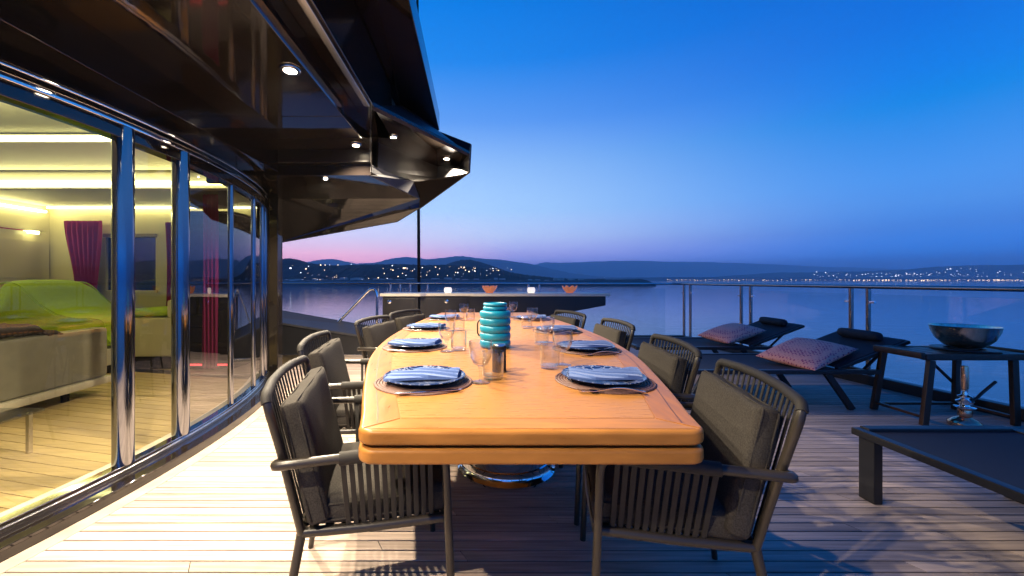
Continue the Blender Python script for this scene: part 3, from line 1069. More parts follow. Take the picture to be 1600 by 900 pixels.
def table_outline(inset=0.0, rc=0.045, ny=36):
    pts = []
    ya, yb = TA + inset, TB - inset
    ys = [ya + rc + (yb - ya - 2 * rc) * i / ny for i in range(ny + 1)]
    hw = lambda y: lerp_s(y) - inset

    def corner(y_edge, y_in, sgn):
        # quarter round from side to end, right side
        h0 = hw(y_in)
        res = []
        for k in range(1, 6):
            a = PI / 2 * k / 6
            res.append((h0 - rc * (1 - math.cos(a)), y_in + (y_edge - y_in) * math.sin(a)))
        return res
    right = [(hw(y), y) for y in ys]
    far = corner(yb, ys[-1], 1)
    near = corner(ya, ys[0], -1)
    h = right[-1][0] - rc
    pr = right + far + [(h, yb)]
    # go ccw: near right -> far right -> far left -> near left
    rgt = [(TX + x, y) for x, y in pr]
    lft = [(TX - x, y) for x, y in reversed(pr)]
    nr = [(TX + right[0][0] - rc, ya)] + [(TX + x, y) for x, y in reversed(near)]
    nl = [(TX - x, y) for x, y in near] + [(TX - right[0][0] + rc, ya)]
    return nr + rgt + lft + nl


def lerp_s(y):
    # smoothed half width
    return sum(lerp(HW, y + d) * w for d, w in ((-.12, .25), (0, .5), (.12, .25)))


tb = thing('dining_table', 'long boat shaped varnished wooden dining table on a polished steel drum', 'table', (0, 0, 0))
MB().slab(table_outline(), 0.710, 0.748, 0.010, 4).build('table_top', 'table', tb)
MB().slab(table_outline(), 0.664, 0.702, 0.010, 4).build('lower_leaf', 'table', tb)
MB().slab(table_outline(0.03), 0.701, 0.711, 0.0005, 1).build('spacer', 'black_plastic', tb)
# veneers: centre panel and four border boards with fine joints
IN = 0.105
ZV = 0.7495


def side_pts(ins, ya, yb, n=30):
    return [(lerp_s(ya + (yb - ya) * i / n) - ins, ya + (yb - ya) * i / n) for i in range(n + 1)]


g = 0.0014
ya, yb = TA + 0.085, TB - 0.085
pin = side_pts(IN + g, ya + g, yb - g)
out = [(TX + x, y) for x, y in pin] + [(TX - x, y) for x, y in reversed(pin)]
MB().slab(out, 0.7478, ZV, 0.0004, 1).build('centre_panel', 'table_panel', tb)
for s in (1, -1):
    pi_ = side_pts(IN - g, ya, yb)
    po = side_pts(0.012, TA + 0.018, TB - 0.018)
    out = [(TX + s * x, y) for x, y in po] + [(TX + s * x, y) for x, y in reversed(pi_)]
    if s < 0:
        out.reverse()
    MB().slab(out, 0.7478, ZV, 0.0004, 1).build('side_border', 'table_side', tb)
    # thin dark inlay line along the border
    a_ = side_pts(0.044, TA + 0.05, TB - 0.05)
    b_ = side_pts(0.0475, TA + 0.05, TB - 0.05)
    out = [(TX + s * x, y) for x, y in a_] + [(TX + s * x, y) for x, y in reversed(b_)]
    if s < 0:
        out.reverse()
    MB().slab(out, 0.7490, ZV + 0.0003, 0.0001, 1).build('inlay_line', 'inlay', tb)
for e, (y_o, y_i) in enumerate(((TA + 0.012, ya - g), (TB - 0.012, yb + g))):
    xo = lerp_s(y_o) - 0.024
    xi = lerp_s(y_i) - IN - 0.004
    out = [(TX - xo, y_o), (TX + xo, y_o), (TX + xi, y_i), (TX - xi, y_i)]
    if e:
        out.reverse()
    MB().slab(out, 0.7478, ZV - 0.0002, 0.0004, 1).build('end_border', 'table', tb)
mb = MB()
mb.lathe([(0, 0), (0.285, 0.0), (0.288, 0.012), (0.275, 0.022), (0.262, 0.03), (0.258, 0.05), (0.262, 0.07), (0.255, 0.075), (0.25, 0.30), (0.25, 0.662), (0, 0.662)], 64)
mb.build('pedestal', 'chrome', tb, loc=(0.19, 2.38, 0.001))
TZ = 0.7496


# ================================================================== CHAIRS
def cushion(sx, sy, t, p=8, q=0.3, n=14, edge=0.0, pull=0.0):
    """soft cushion lying in xy, centred on the origin"""
    vs, fs = [], []

    def half(sign):
        base = len(vs)
        for j in range(n + 1):
            for i in range(n + 1):
                u = -1 + 2 * i / n
                v = -1 + 2 * j / n
                u = math.copysign(1 - (1 - abs(u)) ** 1.7, u)
                v = math.copysign(1 - (1 - abs(v)) ** 1.7, v)
                h = max(0.0, (1 - abs(u) ** p) * (1 - abs(v) ** p)) ** q
                k = 1 - pull * (1 - abs(u * v) ** 1.0) * max(abs(u), abs(v)) ** 4
                vs.append((sx / 2 * u * k, sy / 2 * v * k, sign * (edge + (t / 2 - edge) * h)))
        for j in range(n):
            for i in range(n):
                a = base + j * (n + 1) + i
                fs.append((a, a + 1, a + n + 2, a + n + 1) if sign > 0 else (a, a + n + 1, a + n + 2, a + 1))
        return base
    b0 = half(1)
    b1 = half(-1)
    ring = [i for i in range(n)] + [n + (n + 1) * j for j in range(n)] + [(n + 1) * n + n - i for i in range(n)] + [(n + 1) * (n - j) for j in range(n)]
    for k in range(len(ring)):
        a, b = ring[k], ring[(k + 1) % len(ring)]
        fs.append((b0 + a, b1 + a, b1 + b, b0 + b))
    m = MB()
    m.add(vs, fs)
    return m


def xf(m, mat4):
    m.v = [tuple(mat4 @ Vector(p)) for p in m.v]
    return m


def make_chair():
    t = thing('dining_chair', 'x', 'chair')
    # back frame with top rail
    L_ = [(-.215, -.218, .352), (-.262, -.276, .62), (-.294, -.300, .758)]
    top = [(-.305, -.285, .792), (-.326, -.14, .799), (-.332, 0, .801), (-.326, .14, .799), (-.305, .285, .792)]
    path = [Vector(p) for p in L_] + [Vector(p) for p in top] + [Vector((a, -b, c)) for a, b, c in reversed(L_)]
    mb = MB()
    mb.tube(bez(path, 4, 0.03), 0.0132, 10)
    mb.build('back_frame', 'frame', t, 60)
    mb = MB()
    mb.tube(bez([Vector((-.299, -.297, .772))] + [Vector(p) for p in top] + [Vector((-.299, .297, .772))], 4, 0.025), 0.0160, 10)
    mb.build('top_wrap', 'webbing', t, 60)
    for s in (-1, 1):
        mb = MB()
        mb.tube(bez([(-.216, s * .215, .36), (-.219, s * .216, .33), (-.278, s * .285, 0.0)], 3, 0.02), [0.0155] * 2 + [0.015] * 3 + [0.012], 10) if False else mb.tube([(-.214, s * .213, .365), (-.220, s * .218, .325), (-.278, s * .287, 0.0)], [0.0155, 0.0155, 0.012], 10)
        mb.build('leg', 'frame', t, 60)
        mb = MB()
        mb.tube(bez([(.16, s * .289, .602), (.258, s * .283, .602), (.286, s * .290, 0.0)], 5, 0.05), 0.014, 10)
        mb.build('leg', 'frame', t, 60)
        mb = MB()
        mb.tube(bez([(-.254, s * .262, .594), (-.285, s * .303, .597), (-.235, s * .312, .602), (.165, s * .289, .602)], 5, 0.035), 0.0140, 10)
        mb.build('arm_rail', 'frame', t, 60)
        mb = MB()
        mb.tube([(-.085, s * .3035, .602), (.05, s * .2957, .602), (.205, s * .287, .602)], 0.0195, 10)
        mb.build('arm_wrap', 'webbing', t, 60)
        mb = MB()
        mb.tube([(-.215, s * .215, .352), (.0, s * .225, .350), (.268, s * .236, .356)], 0.0155, 10)
        mb.build('seat_rail', 'frame', t, 60)
        MB().tube([(.268, s * .236, .356), (.272, s * .283, .40)], 0.010, 8).build('bracket', 'frame', t, 60)
        for i in range(12):
            x = -.075 + i * .0255
            yt = lerp([(-.085, .3035), (.205, .287)], x)
            mb = MB()
            mb.bar((x, s * yt, .600), (x + .012, s * (.222 + .03 * x), .352), 0.0165, 0.0055, (0, s, 0.3), 0.002)
            mb.build('strap', 'webbing', t, 0)
    MB().tube([(-.215, -.215, .352), (-.222, 0, .352), (-.215, .215, .352)], 0.0155, 10).build('seat_rail', 'frame', t, 60)
    MB().tube([(.268, -.236, .356), (.275, 0, .350), (.268, .236, .356)], 0.0155, 10).build('seat_rail', 'frame', t, 60)
    for i in range(16):
        y = -.262 + i * .524 / 15
        xt = -.336 + 0.028 * (abs(y) / .255) ** 2
        mb = MB()
        mb.bar((xt, y, .792 - .012 * (abs(y) / .255) ** 2), (-.222, y * .80, .352), 0.0125, 0.005, (1, 0, 0), 0.002)
        mb.build('strap', 'webbing', t, 0)
    for i in range(9):
        x = -.18 + i * .052
        MB().box(x - .015, x + .015, -.225, .225, .350, .356, 0.002).build('seat_strap', 'webbing', t, 0)
    for i in range(7):
        y = -.18 + i * .06
        MB().box(-.215, .265, y - .012, y + .012, .3575, .3615, 0.0015).build('seat_strap', 'webbing', t, 0)
    def piped(sx, sy, t_, p, q, n, e, mx, name):
        c = cushion(sx, sy, t_, p, q, n, e)
        # slight sag and dents
        c.v = [(x + .003 * math.sin(y * 31 + z * 40), y + .003 * math.sin(x * 27), z + .004 * math.sin(x * 13 + 1) * math.sin(y * 11)) for x, y, z in c.v]
        xf(c, mx)
        o = c.build(name, 'cushion', t, 70)
        for zz in (e, -e):
            k = .012
            ring = bez([(-sx / 2 + k, -sy / 2, zz), (sx / 2, -sy / 2, zz), (sx / 2, sy / 2, zz), (-sx / 2, sy / 2, zz), (-sx / 2, -sy / 2 + k, zz)], 3, .015)
            xf(MB().tube(ring, .0032, 6, closed=True), mx).build('piping', 'cushion', o, 60)
    piped(.475, .455, .098, 9, .28, 14, .024, Matrix.Translation((.045, 0, .410)), 'seat_cushion')
    piped(.375, .500, .078, 12, .24, 16, .022, Matrix.Translation((-.200, 0, .575)) @ Matrix.Rotation(R(-(90 + 14)), 4, 'Y'), 'back_cushion')
    return t


chair = make_chair()
CH = [((-.375, 1.44), 12.5, 'taupe cushioned strap chair nearest the camera on the window side of the table'),
      ((-.60, 2.22), 7, 'second taupe strap chair from the camera on the window side'),
      ((-.56, 3.20), -13, 'third taupe strap chair from the camera on the window side'),
      ((-.43, 3.88), -22, 'farthest taupe strap chair on the window side of the table'),
      ((.655, 1.375), 167.5, 'taupe cushioned strap chair nearest the camera on the sea side of the table'),
      ((.745, 2.06), 175, 'second taupe strap chair from the camera on the sea side'),
      ((.80, 2.98), 183, 'third taupe strap chair from the camera on the sea side'),
      ((.66, 3.78), 196, 'farthest taupe strap chair on the sea side of the table')]
for i, ((x, y), a, lab) in enumerate(CH):
    o = chair if i == 0 else copy_tree(chair)
    o.location = (x, y, 0.0005)
    o.rotation_euler = (0, 0, R(a))
    o.scale = (.90, .95, .99)
    tag(o, lab, 'chair', 'strap chairs around the dining table')


# ================================================================== TABLE SETTINGS
mb = MB()
prof = [(0.0, 0.0)]
prof += [(0.172, 0.0)]
nr_ = 17
for i in range(nr_, 0, -1):
    r0 = i * 0.0101
    prof += [(r0 + .0005, 0.0022), (r0 - .0025, 0.0052), (r0 - .0075, 0.0052)]
prof += [(0.0, 0.004)]
mb.lathe(prof, 56)
ME_mat = mb.mesh('placemat', 30)
ME_mat.materials.append(M['mat'])
mb = MB()
mb.lathe([(0, 0), (0.085, 0), (0.088, 0.003), (0.11, 0.010), (0.1425, 0.0175), (0.1440, 0.0190), (0.1420, 0.0205), (0.112, 0.0135), (0.09, 0.0075), (0, 0.006)], 64)
ME_plate = mb.mesh('plate', 50)
ME_plate.materials.append(M['plate'])


def napkin_mesh(seed):
    """flat folded linen with diagonal pleats; the mesh follows the fold lines so that they stay crisp"""
    rr = random.Random(seed)
    sx, sy = .25, .128
    ph = rr.uniform(-.25, .25)
    per = rr.uniform(.82, 1.05)
    ds = []
    d = -2.3
    while d < 2.3:
        for q in (0, .03, .06, .10, .2, .4, .6, .8, .92):
            ds.append(d + q * per)
        d += per
    nv = 16
    cols = len(ds)
    vs, fs = [], []
    prof = [(0, .0), (.03, .55), (.06, .92), (.10, 1.0), (.2, .80), (.4, .52), (.6, .30), (.8, .12), (.92, .02), (1.0, 0)]
    for jv in range(nv + 1):
        v = -1 + 2 * jv / nv
        for d in ds:
            u = (d + ph - 1.05 * v - .22 * math.sin(v * 1.6 + ph * 3)) / .95
            k = ((d + 2.3) % per) / per
            cl = max(-1.0, min(1.0, u))
            h = lerp(prof, k) * (.45 + .55 * (cl + 1) / 2)
            z = .0085 + .0105 * h + .0025 * (1 - v * v) + .002 * math.sin(3 * cl + ph * 9)
            if jv in (0, nv) or abs(cl) > .999:
                z -= .0025
            vs.append((sx / 2 * cl + .010 * v, sy / 2 * v * (1 - .08 * (cl + 1) / 2) + .005 * math.sin(cl * 3 + ph * 8), z))
    n0 = len(vs)
    vs += [(x, y, .0005) for x, y, z in vs]
    for jv in range(nv):
        for iu in range(cols - 1):
            a = jv * cols + iu
            fs.append((a, a + 1, a + cols + 1, a + cols))
            fs.append((n0 + a, n0 + a + cols, n0 + a + cols + 1, n0 + a + 1))
    ring = list(range(cols - 1)) + [cols - 1 + cols * q for q in range(nv)] + [cols * nv + cols - 1 - q for q in range(cols - 1)] + [cols * (nv - q) for q in range(nv)]
    for k in range(len(ring)):
        a, b = ring[k], ring[(k + 1) % len(ring)]
        fs.append((a, n0 + a, n0 + b, b))
    me = bpy.data.meshes.new('napkin')
    me.from_pydata(vs, [], fs)
    bm = bmesh.new()
    bm.from_mesh(me)
    bmesh.ops.remove_doubles(bm, verts=bm.verts[:], dist=.00005)
    bmesh.ops.recalc_face_normals(bm, faces=bm.faces[:])
    bm.to_mesh(me)
    bm.free()
    me.shade_smooth()
    me.set_sharp_from_angle(angle=R(50))
    me.materials.append(M['napkin'])
    return me


# goblet and tumbler parts (shared meshes)
def fin(mb, name, m, sm=40):
    me = mb.mesh(name, sm)
    me.materials.append(M[m])
    return me


G_bowl = fin(MB().lathe([(0, .058), (.012, .059), (.026, .067), (.0375, .088), (.0415, .112), (.0405, .140), (.0400, .146), (.0388, .146), (.0385, .140), (.0393, .112), (.035, .090), (.024, .071), (0, .063)],
                        64, flute=.06, nf=24, fl=lambda i: 2 <= i <= 4), 'bowl', 'glassware', 60)
G_stem = fin(MB().lathe([(0, .006), (.007, .007), (.0052, .016), (.0048, .036), (.0065, .050), (.011, .0578), (0, .0578)], 16), 'stem', 'glassware', 60)
G_foot = fin(MB().lathe([(0, 0), (.034, 0), (.035, .0015), (.034, .003), (.015, .005), (0, .0058)], 32), 'foot', 'glassware', 60)
T_wall = fin(MB().lathe([(.0385, .0135), (.0390, .03), (.0400, .095), (.0403, .099), (.0385, .099), (.0380, .095), (.0365, .03), (.036, .0135)], 64, flute=.045, nf=32, fl=lambda i: i in (0, 1)), 'wall', 'glassware', 60)
T_base = fin(MB().lathe([(0, 0), (.036, 0), (.0385, .003), (.0385, .0132), (0, .0132)], 32), 'base', 'glassware', 60)


def knife_meshes():
    pts = [(-.005, .0), (-.006, .03), (-.0075, .07), (-.0075, .098), (.0075, .098), (.0085, .06), (.0065, .0)]
    h = fin(MB().slab(list(reversed(pts)), 0, .005, .002, 2), 'handle', 'steel')
    pts = [(-.0065, .0985), (-.009, .14), (-.009, .19), (-.004, .215), (.0035, .21), (.0065, .18), (.0065, .0985)]
    b = fin(MB().slab(list(reversed(pts)), .001, .0032, .0008, 1), 'blade', 'chrome')
    return h, b


K_h, K_b = knife_meshes()


def fork_meshes():
    m = MB()
    # arched handle as a string of short bars
    ps = []
    for i in range(13):
        t_ = i / 12
        ps.append((0, .145 * t_, .003 + .010 * math.sin(PI * t_) ** 1.2))
    for i in range(12):
        w = lerp([(0, .016), (.25, .011), (.8, .0065), (1, .008)], i / 12)
        m.bar(ps[i], ps[i + 1], w, .0028)
    h = fin(m, 'handle', 'steel', 0)
    m = MB()
    pts = [(-.006, .1455), (-.0115, .158), (-.0115, .170), (.0115, .170), (.0115, .158), (.006, .1455)]
    m.slab(list(reversed(pts)), .0015, .0042, .0008, 1)
    for k in range(4):
        x = -.0096 + k * .0064
        m.bar((x, .1700, .0028), (x, .195, .0016), .0034, .0022)
        m.bar((x, .195, .0016), (x, .208, .0048), .0028, .0020)
    return h, fin(m, 'tines', 'chrome', 0)


F_h, F_t = fork_meshes()

SETS = [((-.178, 1.405), 'window side', 'nearest the camera'), ((-.318, 2.135), 'window side', 'second from the camera'),
        ((-.352, 2.93), 'window side', 'third from the camera'), ((-.275, 3.66), 'window side', 'farthest'),
        ((.462, 1.42), 'sea side', 'nearest the camera'), ((.578, 2.06), 'sea side', 'second from the camera'),
        ((.580, 2.78), 'sea side', 'third from the camera'), ((.520, 3.60), 'sea side', 'farthest')]
rs = random.Random(5)
for i, ((x, y), side, rank) in enumerate(SETS):
    s = -1 if side == 'window side' else 1       # s=-1: the diner sits at the left and faces +x
    an = R(10) * (1 if y < 2 else -0.4) * (1 if s < 0 else -1)
    an += rs.uniform(-.05, .05)
    Rm = Matrix.Rotation(an, 4, 'Z')

    def at(dx, dy):
        # dx: towards the table centre, dy: to the diner's right
        v = Rm @ Vector((dx * -s, dy * s, 0))
        return x + v.x, y + v.y

    def lab(w):
        return f'{w} on the {side}, {rank}'
    o = place('placemat', ME_mat, None, (x, y, TZ + .0004), an)
    tag(o, lab('round copper brown woven placemat'), 'placemat', 'placemats on the dining table')
    o = place('dinner_plate', ME_plate, None, (*at(.004, -.004), TZ + .0058), an + i)
    tag(o, lab('navy patterned dinner plate under a napkin'), 'plate', 'plates on the dining table')
    o = place('napkin', napkin_mesh(i), None, (*at(0.0, -.006), TZ + .0195), an * .5 + (0 if s < 0 else 0.06) + rs.uniform(-.06, .06))
    tag(o, lab('folded pale blue napkin'), 'napkin', 'napkins on the plates')
    t = thing('table_knife', lab('steel table knife beside the plate'), 'knife', (*at(-.10, .158), TZ + .0060), 0, 'knives on the dining table')
    t.rotation_euler = (0, 0, an + (-PI / 2 if s < 0 else PI / 2) + rs.uniform(-.08, .08))
    place('handle', K_h, t)
    place('blade', K_b, t)
    t = thing('table_fork', lab('steel table fork beside the plate'), 'fork', (*at(-.10, -.158), TZ + .0060), 0, 'forks on the dining table')
    t.rotation_euler = (0, 0, an + (-PI / 2 if s < 0 else PI / 2) + rs.uniform(-.10, .10))
    place('handle', F_h, t)
    place('tines', F_t, t)
    g1 = at(.195, .045 if (i == 0) else .12) if s < 0 else at(.13, .245)
    g2 = at(.250, .0 if (i == 0) else .075) if s < 0 else at(.185, .175)
    t = thing('goblet', lab('fluted stemmed water goblet'), 'glass', (*g1, TZ + .0004), rs.uniform(0, 3), 'goblets on the dining table')
    for nm, me in (('bowl', G_bowl), ('stem', G_stem), ('foot', G_foot)):
        place(nm, me, t)
    t = thing('tumbler', lab('ribbed clear glass tumbler'), 'glass', (*g2, TZ + .0004), rs.uniform(0, 3), 'tumblers on the dining table')
    for nm, me in (('wall', T_wall), ('base', T_base)):
        place(nm, me, t)

# turquoise bellows lantern in the middle, black cylinder in front of it
lt = thing('lantern', 'turquoise ribbed bellows lantern in the middle of the table', 'lantern', (0.112, 2.13, TZ + .0004))
lt.scale = (1, 1, .9)
pr = [(0, 0), (.062, 0)]
z = 0.004
for i in range(5):
    for k in range(9):
        a = -PI / 2 + PI * k / 8
        pr.append((.074 + .0090 * math.cos(a) ** 0.9 if math.cos(a) > 1e-6 else .074, z + .0215 + .0215 * math.sin(a)))
    z += .0425
pr += [(.060, z + .001), (.057, z + .004)]
for k in range(9):
    a = -PI / 2 + PI * k / 8
    pr.append((.057 + .008 * max(0, math.cos(a)), z + .004 + .011 + .011 * math.sin(a)))
z2 = z + .027
for k in range(9):
    a = -PI / 2 + PI * k / 8
    pr.append((.055 + .009 * max(0, math.cos(a)), z2 + .010 + .010 * math.sin(a)))
zt = z2 + .021
MB().lathe(pr + [(.050, zt), (.046, zt - .006), (.046, .05), (0, .05)], 56).build('body', 'teal', lt, 60)
# carrying handle on its side
MB().tube(bez([(-.080, .02, .06), (-.094, .02, .075), (-.094, .02, .145), (-.080, .02, .16)], 3, .02), .004, 8).build('handle', 'black_plastic', lt)
hd = thing('black_canister', 'slim matt black cylinder standing in front of the turquoise lantern', 'canister', (0.098, 1.565, TZ + .0004))
MB().lathe([(0, 0), (.0265, 0), (.0275, .002), (.0275, .098), (.026, .1005), (0, .1005)], 32).build('body', 'black_plastic', hd)
MB().lathe([(0, .101), (.0245, .101), (.0245, .106), (.022, .1085), (0, .1085)], 32).build('cap', 'steel', hd)


# ================================================================== LOUNGERS
def lounger(name, label, back=True, L=1.95, W=.74, bx=.62, rise=.235, hinge=None, xleg=None, far_z=.345):
    """length along x (head at +x), centred at the origin"""
    t = thing(name, label, 'lounger', group='black sun loungers on the deck')
    z = far_z
    x0, x1 = -L / 2, L / 2
    xr = x1 - .30 if back else x1
    for s in (-1, 1):
        MB().box(x0, xr, s * W / 2 - .022, s * W / 2 + .022, z - .032, z + .004, .006).build('side_rail', 'lounger_frame', t)
    MB().box(x0 - .002, x0 + .05, -W / 2 + .023, W / 2 - .023, z - .028, z + .012, .008).build('foot_bar', 'lounger_frame', t)
    MB().box(xr - .06, xr - .01, -W / 2 + .023, W / 2 - .023, z - .05, z - .015, .006).build('cross_bar', 'lounger_frame', t)
    hx = x1 - bx
    xs_end = hx if back else x1 - .02
    # sling seat, slightly sagging
    mb = MB()
    nx, ny = 16, 10
    vs = []
    for j in range(ny + 1):
        for i in range(nx + 1):
            u, v = i / nx, j / ny
            sag = -.018 * math.sin(PI * v) * math.sin(PI * u) ** .5
            vs.append((x0 + .052 + (xs_end - x0 - .052) * u, (-W / 2 + .024) + (W - .048) * v, z - .004 + sag))
    n0 = len(vs)
    vs += [(a, b, c - .006) for a, b, c in vs]
    fs = []
    for j in range(ny):
        for i in range(nx):
            a = j * (nx + 1) + i
            fs += [(a, a + 1, a + nx + 2, a + nx + 1), (n0 + a, n0 + a + nx + 1, n0 + a + nx + 2, n0 + a + 1)]
    mb.add(vs, fs)
    mb.build('sling_seat', 'sling', t)
    if back:
        ang = math.atan2(rise, bx)
        bl = math.hypot(rise, bx)
        e = bpy.data.objects.new
        Mx = Matrix.Translation((hx, 0, z + .004)) @ Matrix.Rotation(-ang, 4, 'Y')
        for s in (-1, 1):
            xf(MB().box(0, bl, s * (W / 2 - .048) - .016, s * (W / 2 - .048) + .016, -.022, .006, .005), Mx).build('back_rail', 'lounger_frame', t)
        xf(MB().box(bl - .025, bl + .006, -W / 2 + .065, W / 2 - .065, -.02, .008, .006), Mx).build('head_bar', 'lounger_frame', t)
        xf(MB().box(0.0, bl - .02, -W / 2 + .055, W / 2 - .055, .0065, .011, .002), Mx).build('sling_back', 'sling', t)
        # head roll strapped to the top of the backrest
        m = MB()
        n = 9
        m.lathe([(0, -.20), (.03, -.20), (.046, -.185), (.052, -.15), (.053, .0), (.052, .15), (.046, .185), (.03, .20), (0, .20)], 20)
        m.v = [(b * .85 + bl - .10, c, a * .85 + .052) for a, b, c in m.v]
        xf(m, Mx).build('head_roll', 'sling', t, 60)
        for s in (-1, 1):
            p0 = Mx @ Vector((bl * .62, s * (W / 2 - .06), -.02))
            MB().bar(p0, (hx + .03 + bx * .28, s * (W / 2 - .03), z - .02), .022, .012).build('back_prop', 'lounger_frame', t)
    lx1 = xleg if xleg is not None else x0 + .10
    for s in (-1, 1):
        if back:
            MB().bar((hx - .10, s * (W / 2 - .03), z - .03), (hx + .12, s * (W / 2 - .03), 0.0), .052, .030, (0, 1, 0), .005).build('leg', 'lounger_frame', t)
        else:
            MB().box(x1 - .30, x1 - .24, s * (W / 2 - .02) - .022, s * (W / 2 - .02) + .022, 0, z - .033, .005).build('leg', 'lounger_frame', t)
        if back:
            MB().bar((lx1 + .10, s * (W / 2 - .03), z - .03), (lx1 - .06, s * (W / 2 - .03), 0.0), .052, .030, (0, 1, 0), .005).build('leg', 'lounger_frame', t)
        else:
            MB().box(x0 + .02, x0 + .10, s * (W / 2 - .02) - .022, s * (W / 2 - .02) + .022, 0, z - .033, .005).build('leg', 'lounger_frame', t)
    return t


l2 = lounger('sun_lounger', 'black mesh sun lounger with raised back and purple cushion beside the bowl table')
l2.location = (2.75, 3.74, 0.0005)
l1 = lounger('sun_lounger', 'farther black mesh sun lounger with raised back and head roll by the railing')
l1.location = (2.81, 4.90, 0.0005)
l3 = lounger('sun_lounger', 'black mesh sun lounger cut off by the right picture edge, foot end nearest', back=False, L=1.9, W=.78)
l3.location = (2.36, 2.06 - .95, 0.0005)
l3.rotation_euler = (0, 0, R(-90))


def pillow(loc, rot, sx, sy, t_, label):
    o = cushion(sx, sy, t_, 2.4, .55, 18, .002, .06).build('throw_pillow', 'pillow', None, 70, loc=loc)
    o.rotation_euler = rot
    tag(o, label, 'pillow', 'purple patterned throw pillows')


pillow((3.04, 3.66, .440), (R(4), R(-15), R(18)), .58, .50, .15, 'purple patterned pillow on the nearer raised lounger')
pillow((3.13, 4.86, .460), (R(4), R(-14), R(12)), .55, .46, .16, 'dusty purple patterned pillow on the farther lounger')

# ================================================================== TRAY TABLE, BOWL, HOOKAH
st = thing('tray_table', 'dark wooden folding tray table near the railing', 'side table', (3.79, 3.22, 0.0005))
zt = .545
MB().box(-.36, .50, -.20, -.155, zt - .05, zt, .008).build('top_rail', 'darkwood', st)
MB().box(-.36, .50, .155, .20, zt - .05, zt, .008).build('top_rail', 'darkwood', st)
MB().box(-.40, -.362, -.20, .17, zt - .04, zt + .012, .012).build('handle', 'darkwood', st)
MB().box(.502, .54, -.24, .24, zt - .04, zt + .012, .012).build('handle', 'darkwood', st)
for k in range(7):
    x = -.345 + k * .117
    MB().box(x, x + .105, -.153, .153, zt - .02, zt - .004, .003).build('slat', 'darkwood', st)
for (xa, xb) in ((-.30, -.37), (.33, .33)):
    for s in (-1, 1):
        MB().bar((xa, s * .177, zt - .051), (xb, s * .19, 0), .05, .032, (0, 1, 0), .006).build('leg', 'darkwood', st)
for xa in (-.355, .33):
    MB().bar((xa, -.17, .06), (xa, .17, .06), .03, .022, bev=.004).build('stretcher', 'darkwood', st)
MB().bar((-.34, .195, .05), (.31, .195, .05), .03, .022, bev=.004).build('stretcher', 'darkwood', st)
MB().bar((.33, .20, .22), (.05, .20, zt - .06), .022, .016, bev=.003).build('brace', 'darkwood', st)
rg = MB().lathe([(.115, 0), (.185, 0), (.190, .006), (.185, .014), (.115, .014), (.110, .007), (.115, 0)], 40).build('wooden_ring', 'darkwood', None, loc=(3.95, 3.21, zt + .0015))
tag(rg, 'flat wooden ring trivet under the steel bowl', 'trivet')
mb = MB()
mb.lathe([(0, .0), (.10, .0), (.16, .018), (.225, .062), (.262, .118), (.272, .150), (.276, .153), (.270, .156), (.264, .150), (.252, .116), (.215, .066), (.15, .026), (0, .010)], 56)
mb.v = [(x * .71, y * .71, z * 1.15) for x, y, z in mb.v]
o = mb.build('steel_bowl', 'bowl_steel', None, 60, loc=(3.95, 3.21, zt + .0165))
tag(o, 'wide brushed steel bowl on the tray table by the railing', 'bowl')

hk = thing('hookah', 'hookah with copper stem and chrome fittings under the tray table', 'hookah', (3.72, 3.02, 0.0005))
MB().lathe([(0, 0), (.085, 0), (.092, .01), (.090, .03), (.06, .055), (.032, .07), (.030, .075), (0, .075)], 28).build('base', 'copper', hk, 50)
MB().lathe([(0, .0755), (.036, .0755), (.040, .085), (.040, .105), (.036, .125), (.042, .13), (.042, .14), (0, .14)], 24).build('collar', 'copper', hk, 50)
MB().lathe([(0, .1405), (.055, .1405), (.058, .146), (.030, .152), (.026, .165), (.045, .175), (.048, .19), (.030, .2), (.022, .21), (.040, .222), (.040, .228), (.016, .24), (.012, .26), (.020, .268), (.020, .276), (0, .28)], 28).build('fittings', 'chrome', hk, 40)
MB().lathe([(0, .2805), (.020, .2805), (.022, .32), (.021, .44), (.018, .455), (0, .455)], 20).build('stem', 'copper', hk, 50)
MB().tube(bez([(.03, 0, .19), (.08, 0, .20), (.13, .0, .25), (.26, .02, .33)], 4, .05), [.008] * 5 + [.010] * 7, 10).build('hose', 'darkwood', hk)

# ================================================================== SALOON INTERIOR (seen through the glass)
XW, YW, ZCE = -6.4, 6.0, 2.2


def struct(mb, name, m, smooth=0):
    o = mb.build(name, m, smooth=smooth)
    tag(o, kind='structure')
    return o


